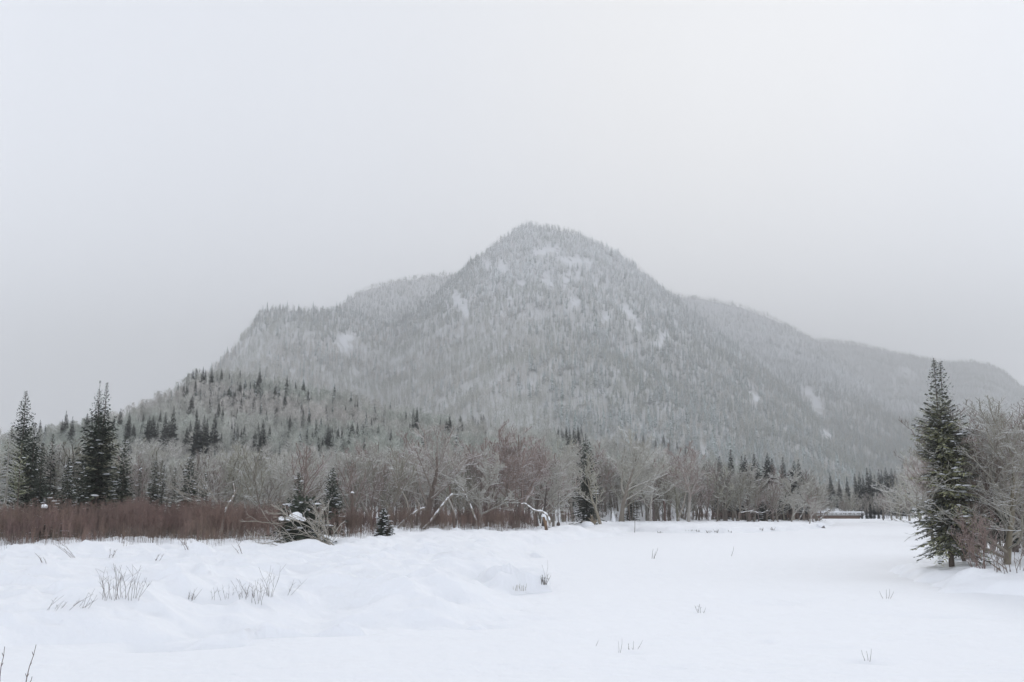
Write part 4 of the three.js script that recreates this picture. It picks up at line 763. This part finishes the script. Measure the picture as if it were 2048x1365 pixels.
{
  const d = 122;
  pole('bent_snag', 'bent dead trunk coated in snow, arching over the broken orange stump', 'dead tree', d, [[1097, 1071], [1100, 1052], [1097, 1036], [1086, 1025], [1070, 1022], [1058, 1014], [1050, 1008], [1042, 1009]], 0.19, 0.06, { snow: 1.25, branches: [[[1050, 1008], [1052, 1003], [1054, 997]], [[1093, 1028], [1094, 1020], [1094, 1012]]] });
  { // split stump with raw orange wood
    const p = along(1090, 1071, d - 3); p.y = height(p.x, p.z) - 0.15;
    const t = thing('broken_stump', 'short broken stump of raw orange brown wood with a cap of snow', 'stump', p), m = new MB(), s = new MB(), R = rng(5);
    const path = [V(0.2, -0.1, 0), V(0.14, 0.5, 0.02), V(0.02, 1.1, 0), V(-0.1, 1.6, 0), V(-0.16, 1.85, 0.03)];
    m.tube(path, [0.21, 0.19, 0.18, 0.18, 0.14], 9, (ny, ty, i) => mixc([0.27, 0.175, 0.105], [0.10, 0.065, 0.045], R() * 1.1));
    for (let k = 0; k < 7; k++) { const a = k * 0.9, b = V(-0.13 + Math.cos(a) * 0.11, 1.6, Math.sin(a) * 0.14); m.tube([b, b.clone().add(V((R() - 0.5) * 0.08, R.r(0.15, 0.4), 0))], [0.05, 0.012], 4, () => [0.42, 0.26, 0.13]); }
    s.lump(V(-0.16, 1.9, 0.05), 0.24, 0.24, 0.24, SNOW, R, 0.2); s.tube([V(-0.04, 1.95, 0.1), V(0.09, 1.7, 0.14), V(0.16, 1.35, 0.15)], [0.14, 0.1, 0.03], 6, () => SNOW);
    m.build('trunk', M.plain, t); s.build('snow_cap', M.plain, t);
  }
  pole('dead_pole', 'thin straight dead pole with a dark burl low on it', 'dead tree', 126, [[1117, 1072], [1117, 1050], [1116, 1020], [1117, 985]], 0.07, 0.03, { bark: [0.12, 0.1, 0.085], snow: 0 });
  { const t = scene.children[scene.children.length - 1], m = new MB(); m.lump(V(0, 1.35, 0), 0.26, 0.3, 0.26, [0.09, 0.07, 0.06], rng(3), 0.3); meshOf('burl', m.geo(), M.plain, t); }
  pole('dead_pole', 'slim grey pole standing in open snow before the far bank', 'dead tree', 150, [[1269, 1071], [1270, 1050], [1269, 1022]], 0.05, 0.025, { bark: [0.24, 0.22, 0.2], snow: 0 });
  pole('leaning_trunk', 'snow lined trunk slanting down from the foot of the large spreading maple', 'dead tree', 118, [[786, 1056], [812, 1040, 1], [836, 1022, 2], [848, 1018, 3]], 0.2, 0.16, { branches: [[[836, 1022, 2], [838, 1010, 2], [829, 996, 2]]] });
  pole('leaning_trunk', 'broken white trunk leaning towards a splintered standing stub', 'dead tree', 120, [[845, 1060], [862, 1042, 1], [880, 1018, 2], [893, 1002, 2.5], [905, 990, 3]], 0.17, 0.21, { branches: [[[896, 998, 2.5], [903, 1012, 2], [912, 1035, 1]]] });
  pole('broken_snag', 'splintered standing stub at the end of the broken white trunk', 'dead tree', 123, [[910, 1072], [906, 1030], [902, 1000], [899, 972]], 0.2, 0.1, { bark: [0.20, 0.15, 0.12], snow: 0.5 });
  pole('leaning_trunk', 'long white trunk leaning away from the broken white trunk', 'dead tree', 119, [[962, 1062], [950, 1035, 1], [938, 1005, 2], [926, 982, 3], [910, 962, 4]], 0.16, 0.1, { snow: 0.9, branches: [[[930, 990, 3], [952, 975, 3], [975, 952, 3]], [[938, 1005, 2], [930, 1000, 2], [928, 1012, 2]]] });
  pole('leaning_trunk', 'thin grey trunk leaning outwards under the pale slanting tree', 'dead tree', 121, [[826, 1032], [812, 1000, 1], [798, 975, 2], [782, 940, 3]], 0.14, 0.08, { snow: 0.7 });
  pole('broken_snag', 'pale crooked snag rising from the willow thicket', 'dead tree', 73, [[441, 1040], [452, 1018], [464, 998], [469, 986], [466, 967]], 0.10, 0.045, { branches: [[[466, 994], [472, 984], [474, 974]]] });
  pole('broken_snag', 'short dark stub with snow on top, standing past the stout dark fir', 'stump', 94, [[704, 1030], [704, 1005], [704, 986]], 0.16, 0.14, { bark: [0.13, 0.1, 0.08], snow: 0 });
  { const t = scene.children[scene.children.length - 1], m = new MB(), top = along(704, 986, 94).sub(t.position); m.lump(top, 0.16, 0.11, 0.16, SNOW, rng(4), 0.3); meshOf('snow_cap', m.geo(), M.plain, t); }
  pole('broken_snag', 'broken trunk with a white knob of snow among the far bank trees', 'dead tree', 213, [[1331, 1056], [1330, 1030], [1329, 1010], [1327, 1000]], 0.22, 0.2, { bark: [0.13, 0.085, 0.07], snow: 0.4 });
  pole('fallen_log', 'white fallen trunk reaching past the last trees towards the bridge', 'log', 262, [[1634, 1046], [1644, 1036], [1652, 1026], [1660, 1020]], 0.26, 0.14, { branches: [[[1648, 1030], [1660, 1024], [1672, 1022]]] });
  pole('fallen_log', 'pair of bare fallen poles propped in the snow under the bare tree', 'log', 44, [[2012, 1150], [2000, 1140, 0.5], [1984, 1128, 1]], 0.045, 0.03, { bark: [0.19, 0.15, 0.12], snow: 0.7, branches: [[[2014, 1140], [1998, 1127], [1980, 1116]]] });
  pole('fallen_log', 'long level limb thick with snow across the broad low tree', 'log', 214, [[1482, 1026], [1504, 1023, 0.5], [1522, 1027, 1], [1536, 1021, 1]], 0.09, 0.05, { snow: 1.1, aloft: 1 });
  pole('leaning_trunk', 'short white limb propped level in the grey tree near the bridge', 'dead tree', 228, [[1583, 1008], [1590, 1001, 0.5], [1606, 1002, 1]], 0.08, 0.05, { snow: 1.1, aloft: 1 });
  pole('leaning_trunk', 'white trunk slanting by the broken trunk with the snow knob', 'dead tree', 210, [[1352, 1056], [1358, 1036, 1], [1367, 1012, 2], [1372, 985, 3]], 0.22, 0.12, { snow: 0.8 });
  pole('leaning_trunk', 'thin slanting white trunk at the foot of the leaning last tree', 'dead tree', 236, [[1594, 1046], [1604, 1030, 1], [1612, 1010, 2]], 0.15, 0.08, { snow: 0.9 });
  { // torn out root plate
    const p = along(1186, 1066, 150); p.y = height(p.x, p.z);
    const t = thing('root_stump', 'torn out root stump poking from the snow under the leaning pale trunked tree', 'stump', p), m = new MB(), s = new MB(), R = rng(8);
    for (let k = 0; k < 11; k++) { const a = R.r(-1.3, 1.3), L = R.r(0.9, 2.1); const q = [V(0, 0, 0), V(Math.sin(a) * L * 0.5, Math.cos(a) * L * 0.5 + 0.1, R.r(-0.3, 0.3)), V(Math.sin(a) * L * R.r(0.8, 1.2), Math.cos(a) * L * 0.8, R.r(-0.5, 0.5))]; m.tube(q, [0.22, 0.12, 0.04], 6, snowOn([0.22, 0.18, 0.13], 0.8)); }
    s.lump(V(-0.9, 0, 0.4), 1.1, 0.6, 0.9, SNOW, R, 0.25);
    m.build('roots', M.plain, t); s.build('snow_cap', M.plain, t);
  }
  { // wedge of snow standing against a trunk
    const p = along(1227, 1052, 206); p.y = height(p.x, p.z) - 0.1; const m = new MB(), R = rng(6);
    m.tube([V(0, 0, 0), V(0, 0.9, 0), V(-0.05, 1.7, 0), V(-0.08, 2.5, 0)], [0.55, 0.42, 0.24, 0.03], 7, () => SNOW);
    const o = m.build('snow_wedge', M.plain); o.position.copy(p); tag(o, 'pointed white wedge of snow leaning on the trunk of the biggest pale maple', 'snow wedge');
  }
}
// ---------------------------------------------------------------- fallen treetops and snow laden bush
{
  const top = (x, y, d, len, turn, tilt, label, seed, o) => {
    const p = along(x, y, d), g = bareTree(seed, Object.assign({ h: len, r: 0.035, stems: 4, limbs: 5, subs: 3, twigs: 3, tips: 0, first: 0.1, spread: 0.5, rise: 0.03, bark: [0.29, 0.265, 0.22], twig: [0.34, 0.315, 0.265], minR: 0.009, snow: 0.9 }, o));
    const t = stand([['trunk', g.trunk, M.plain], ['crown', g.crown, M.plain]], 'fallen_treetop', label, 'fallen tree', p, 0, 1, M.plain);
    t.rotation.set(0.35, turn, tilt, 'YXZ');
  };
  top(662, 1098, 58, 5.4, 0.1, 1.3, 'pale fallen treetop spreading bare limbs over the front of the willows', 701, { snow: 0.6 });
  top(648, 1092, 59, 2.8, -0.2, 0.2, 'arching pale branches rising beside the big lump of snow', 702, { r: 0.03, snow: 0.6 });
  top(432, 1014, 84, 4.6, 0, 0.85, 'frosted fallen treetop lying against the broad dark spruce', 703, { snow: 1 });
  top(905, 1020, 135, 6, 0.3, -0.9, 'snow lined fallen treetop tangled behind the splintered stub', 704, { snow: 1 });
  { const { p, h } = put(606, 1002, 66.5), t = stand(conifer(710, { h, w: 2.2, boughs: 230, shoots: 9, shoot: 0.4, shape: 0.5, ragged: 0.4, snow: 0.12, base: 0, droop: 0.5 }), 'snow_laden_fir', 'low spreading dark fir carrying a big white lump of snow', 'fir', p, 0, 1, M.plain), R = rng(12);
    for (const [x, y, r] of [[591, 1029, 10], [562, 1036, 5], [606, 1037, 5], [576, 1036, 5]]) { const q = along(x, y, 65).sub(p), m = new MB(), k = r / FOCAL * 65; m.lump(V(q.x, q.y - k * 0.5, q.z), k * 1.1, k * 0.95, k, SNOW, R, 0.3); m.lump(V(q.x + k * 0.5, q.y - k * 0.7, q.z + 0.1), k * 0.6, k * 0.8, k * 0.6, SNOW, R, 0.2); meshOf('snow_lump', m.geo(), M.plain, t); } }
  { const { p, h } = put(98, 990, 79), t = stand(conifer(711, { h, w: 1.5, boughs: 120, shoots: 8, shoot: 0.4, shape: 0.4, ragged: 0.4, snow: 0.5, base: 0 }), 'snow_laden_fir', 'bushy fir buried in snow lumps below the slim dark spruce', 'fir', p, 0, 1, M.plain), R = rng(13);
    for (const [x, y, r] of [[88, 1012, 5], [99, 1028, 3]]) { const q = along(x, y, 77.5).sub(p), m = new MB(), k = r / FOCAL * 78; m.lump(V(q.x, q.y - k * 0.4, q.z), k * 1.2, k, k, SNOW, R, 0.2); meshOf('snow_lump', m.geo(), M.plain, t); } }
  { const p = along(1643, 1055, 196); p.y = height(p.x, p.z) - 0.1; const t = thing('boulder', 'dark boulder with a thick snow cap at the edge of the frozen river', 'boulder', p), m = new MB(), s = new MB(), R = rng(15); m.lump(V(0, 0, 0), 0.75, 0.75, 0.6, [0.15, 0.14, 0.13], R, 0.3); s.lump(V(-0.12, 0.42, -0.05), 0.78, 0.6, 0.66, SNOW, R, 0.15); m.build('rock', M.plain, t); s.build('snow_cap', M.plain, t); }
}
// ---------------------------------------------------------------- bridge
{
  const d = 345, a = along(1596, 1030, d), b = along(1722, 1030, d + 8), px = d / FOCAL, mid = a.clone().lerp(b, 0.5), L = Math.hypot(b.x - a.x, b.z - a.z);
  const yOf = (y) => EYE - (y - HORIZON) * px * 1.03 * 0.97;
  const deckY = yOf(1031.5), railY = yOf(1026), lowY = yOf(1038);
  const t = thing('bridge', 'low brown girder bridge with snowy railing across the frozen river', 'bridge', V(mid.x, 0, mid.z), -Math.atan2(b.z - a.z, b.x - a.x));
  const box = (name, x, y, z, w, h, dd, m) => { const g = new THREE.BoxGeometry(w, h, dd); const o = meshOf(name, g, m, t); o.position.set(x, y, z); return o; };
  const brown = new THREE.MeshStandardMaterial({ color: new THREE.Color().setRGB(0.15, 0.095, 0.07), roughness: 0.8 }), greyWood = new THREE.MeshStandardMaterial({ color: new THREE.Color().setRGB(0.30, 0.29, 0.28), roughness: 0.9 }), stone = new THREE.MeshStandardMaterial({ color: new THREE.Color().setRGB(0.42, 0.41, 0.40), roughness: 0.9 });
  box('girder', 0, (deckY + lowY) / 2, 2, L, deckY - lowY, 0.3, brown); box('girder', 0, (deckY + lowY) / 2, -2, L, deckY - lowY, 0.3, brown);
  box('deck', 0, deckY + 0.08, 0, L, 0.16, 5.2, greyWood);
  for (const z of [2.45, -2.45]) {
    box('rail', 0, railY - 0.08, z, L, 0.14, 0.14, greyWood); box('rail', 0, (railY + deckY) / 2, z, L, 0.12, 0.1, greyWood);
    const s = box('snow_cap', 0, railY + 0.2, z, L, 0.42, 0.42, M.snow); s.name = 'snow_cap';
    for (let i = 0; i <= 14; i++) box('railing_post', lerp(-L / 2 + 0.1, L / 2 - 0.1, i / 14), (railY + deckY) / 2 + 0.02, z - Math.sign(z) * 0.14, 0.16, railY - deckY - 0.16, 0.14, greyWood);
  }
  box('deck_snow', 0, deckY + 0.36, 0, L, 0.4, 4.4, M.snow);
  for (const s of [-1, 1]) box('abutment', s * (L / 2 + 0.7), railY / 2 - 0.4, 0, 1.6, railY + 0.4, 5.6, stone);
  for (const s of [-1, 1]) { const m = new MB(), R = rng(21 + s); m.lump(V(s * (L / 2 + 1.6), 0.3, 3), 3.2, railY * 0.75, 3, SNOW, R, 0.15); meshOf('snow_bank', m.geo(), M.plain, t); }
}
// ---------------------------------------------------------------- dry twigs in the snow
{
  const twig = (name, label, x, y, w, h, n, seed, o = {}) => {
    const R = rng(seed), base = o.at ?? standing(x, y), d = distOf(base), k = d / FOCAL, t = thing(name, label, o.cat ?? 'dry twigs', base, Math.atan2(-base.x, -base.z) + Math.PI);
    const r = (o.r ?? 0.45) * k, col = o.col ?? [0.20, 0.175, 0.16];
    for (let i = 0; i < n; i++) {
      const m = new MB(), u = n > 1 ? (i + R()) / n - 0.5 : 0, X = u * w * k * (o.tight ?? 0.8), H = h * k * (n > 2 ? R.r(0.4, 1) : lerp(1, 0.8, i)), lean = (o.lean ?? 0) + (n > 2 ? u * (o.fan ?? 0.9) + (R() - 0.5) * 0.9 : (R() - 0.5) * 0.3), bend = (R() - 0.5) * 0.35, z = (R() - 0.5) * w * k * 0.3;
      const at = (s) => V(X + lean * H * s * (0.7 + 0.3 * s) + bend * H * s * s + Math.sin(s * 7 + i) * H * 0.03, -0.12 + (H + 0.12) * s, z + (R() - 0.5) * H * 0.03);
      const pts = [0, 0.25, 0.5, 0.75, 1].map(at);
      m.tube(pts, pts.map((_, j) => r * lerp(1, 0.4, j / 4)), 5, snowOn(col, o.snow ?? 0.35));
      for (let q = 0; q < (o.side ?? 2); q++) { const s = R.r(0.3, 0.85), b = pts[Math.floor(s * 4)].clone().lerp(pts[Math.floor(s * 4) + 1], s * 4 % 1), e = b.clone().add(V((R() - 0.5) * H * 0.5, H * R.r(0.12, 0.32), (R() - 0.5) * H * 0.3)); m.tube([b, b.clone().lerp(e, 0.5).add(V(0, 0.01, 0)), e], [r * 0.6, r * 0.5, r * 0.3], 4, snowOn(col, 0.3)); }
      meshOf('stem', m.geo(), M.plain, t);
    }
    return t;
  };
  twig('dry_twigs', 'low dry twigs lying nearly flat in the snow', 122, 1220, 80, 26, 12, 801, { lean: -1.3, r: 0.4 });
  twig('dry_twigs', 'two thin twigs crossing at a slant beside the flattened twigs', 168, 1218, 12, 36, 3, 802, { lean: -0.6, r: 0.45, side: 1 });
  twig('dry_shrub', 'widest dry shrub of thin upright twigs in the open snow', 240, 1199, 80, 66, 24, 803, { fan: 0.7, r: 0.42, side: 3 });
  twig('dry_twigs', 'small tuft of short twigs between the two dry shrubs', 380, 1203, 12, 27, 6, 804, { r: 0.42, lean: -0.2 });
  twig('dry_twigs', 'single hooked twig near the dry shrub', 426, 1203, 8, 24, 2, 805, { r: 0.35 });
  twig('dry_twigs', 'faint cluster of four low twigs at the edge of the taller dry shrub', 453, 1201, 26, 26, 5, 806, { r: 0.32 });
  twig('dry_shrub', 'dry shrub of slanting twigs on the snowy slope', 503, 1205, 48, 44, 15, 807, { r: 0.42, lean: 0.2, side: 3 });
  twig('dry_twigs', 'tall thin twigs standing just past the slanting dry shrub', 538, 1196, 16, 60, 6, 808, { r: 0.38 });
  twig('dry_twigs', 'leaning twigs by a small mound of snow', 574, 1195, 12, 32, 3, 809, { r: 0.36, lean: -0.4 });
  twig('dry_twigs', 'lone forked stalk in the middle of the frozen river', 1307, 1117, 8, 23, 3, 810, { r: 0.55, lean: -0.1, side: 0 });
  twig('dry_twigs', 'lone thin stalk on the frozen river nearer the bridge', 1463, 1113, 5, 18, 1, 811, { r: 0.45, lean: -0.35, side: 0 });
  twig('dry_twigs', 'snow crusted twigs half buried in a dip of the river snow', 1400, 1227, 16, 24, 4, 812, { r: 0.7, snow: 1.3, col: [0.4, 0.39, 0.38] });
  twig('dry_twigs', 'short slanting stub of twig on the river snow', 1188, 1293, 8, 11, 1, 813, { r: 0.5, lean: -0.9, side: 0 });
  twig('dry_twigs', 'upright stalk next to the broken bent twig', 1238, 1306, 6, 26, 2, 814, { r: 0.45, lean: -0.15, side: 0 });
  twig('dry_twigs', 'broken bent twig with short stalks around it', 1264, 1300, 26, 26, 4, 815, { r: 0.5, lean: -0.5, side: 1 });
  twig('dry_twigs', 'small vee of dark twigs below the great spruce bank', 1773, 1198, 16, 19, 4, 816, { r: 0.5, side: 0, fan: 1.4 });
  twig('dry_twigs', 'snow crusted stakes leaning together in a hollow of the snow', 1735, 1324, 16, 38, 3, 817, { r: 0.6, lean: 0.3, side: 0, snow: 0.6 });
  twig('dry_shrub', 'dark bare shrub at the foot of the reddish bare trees', 2024, 1146, 70, 74, 16, 818, { r: 0.6, fan: 0.8, side: 4, col: [0.17, 0.14, 0.12] });
  twig('dry_twigs', 'dry grass hanging under the lip of the undercut snow bank', 1032, 1181, 46, 9, 16, 819, { r: 0.4, col: [0.30, 0.27, 0.20], side: 1, fan: 0.4 });
  twig('dry_twigs', 'dark weedy tuft at the corner of the undercut snow bank', 1088, 1172, 12, 15, 8, 820, { r: 0.6, col: [0.14, 0.13, 0.11] });
  twig('dry_twigs', 'tall thin stalk at the corner of the undercut snow bank', 1092, 1172, 4, 42, 2, 821, { r: 0.3, side: 0, lean: -0.05 });
  const fg = (x0, y0, x1, y1, seed, label, n) => { const p = standing(x0, y0), d = distOf(p); const t = twig('dry_twigs', label, 0, 0, 0, 0, 0, seed, { at: p, cat: 'dry twigs' }); t.rotation.y = 0; const m = new MB(), R = rng(seed), e = along(x1, y1, d).sub(p), pts = [0, 0.2, 0.4, 0.6, 0.8, 1].map((s) => e.clone().multiplyScalar(s).add(V(Math.sin(s * 9) * 0.012, s ? 0 : -0.2, 0))); m.tube(pts, pts.map((_, i) => lerp(0.011, 0.005, i / 5)), 6, () => [0.17, 0.14, 0.125]); meshOf('stem', m.geo(), M.plain, t); for (let k = 0; k < n; k++) { const q = new MB(), b = pts[2 + (k % 3)], f = b.clone().add(V((k % 2 ? 1 : -1) * 0.03, 0.06, 0)); q.tube([b, f], [0.007, 0.004], 5, () => [0.15, 0.12, 0.11]); meshOf('bud', q.geo(), M.plain, t); } };
  fg(-6, 1395, 8, 1294, 830, 'upright bare twig cut by the picture corner, nearest the viewer', 3);
  fg(42, 1400, 71, 1290, 831, 'bare twig slanting up out of the snow near the picture corner', 4);
  fg(50, 1395, 63, 1354, 832, 'short twig tip beside the slanting bare twig', 1);
  // weeds along the foot of the far bank
  [[1320, 1067], [1375, 1065], [1386, 1065], [1396, 1065], [1433, 1065], [1459, 1066], [1523, 1061], [1545, 1060], [1418, 1066]].forEach(([x, y], i) => twig('bank_weeds', 'small dark tuft of weeds poking from the far river bank', x, y, 9, 5, 7, 840 + i, { r: 0.45, col: [0.16, 0.14, 0.11], side: 0, cat: 'weeds' }).userData.group = 'weed tufts along the far bank');
  // bent stems along the front of the thicket
  [[88, 1126, 20, 0.7, 'curled stem before the willow thicket, next to a low tuft'], [150, 1116, 30, 1.1, 'long stem bowed over the snow before the willow thicket'], [222, 1116, 18, -0.4, 'dark short stem standing before the willow thicket'], [310, 1124, 20, -0.6, 'bent stem by the round mound of snow'], [376, 1100, 26, 0.7, 'crooked stem with a ball of snow behind the round mound'], [482, 1106, 24, 0.9, 'stem slanting over the paired mounds of snow']].forEach(([x, y, h, lean, label], i) => twig('willow_stem', label, x, y, 14, h, 3, 860 + i, { r: 0.5, lean, side: 2, col: [0.17, 0.13, 0.11], cat: 'willow stem' }));
}




const renderer = new THREE.WebGLRenderer({ antialias: true });
renderer.toneMapping = THREE.LinearToneMapping;
renderer.toneMappingExposure = EXPOSURE;
renderer.shadowMap.enabled = true;
renderer.render(scene, camera);
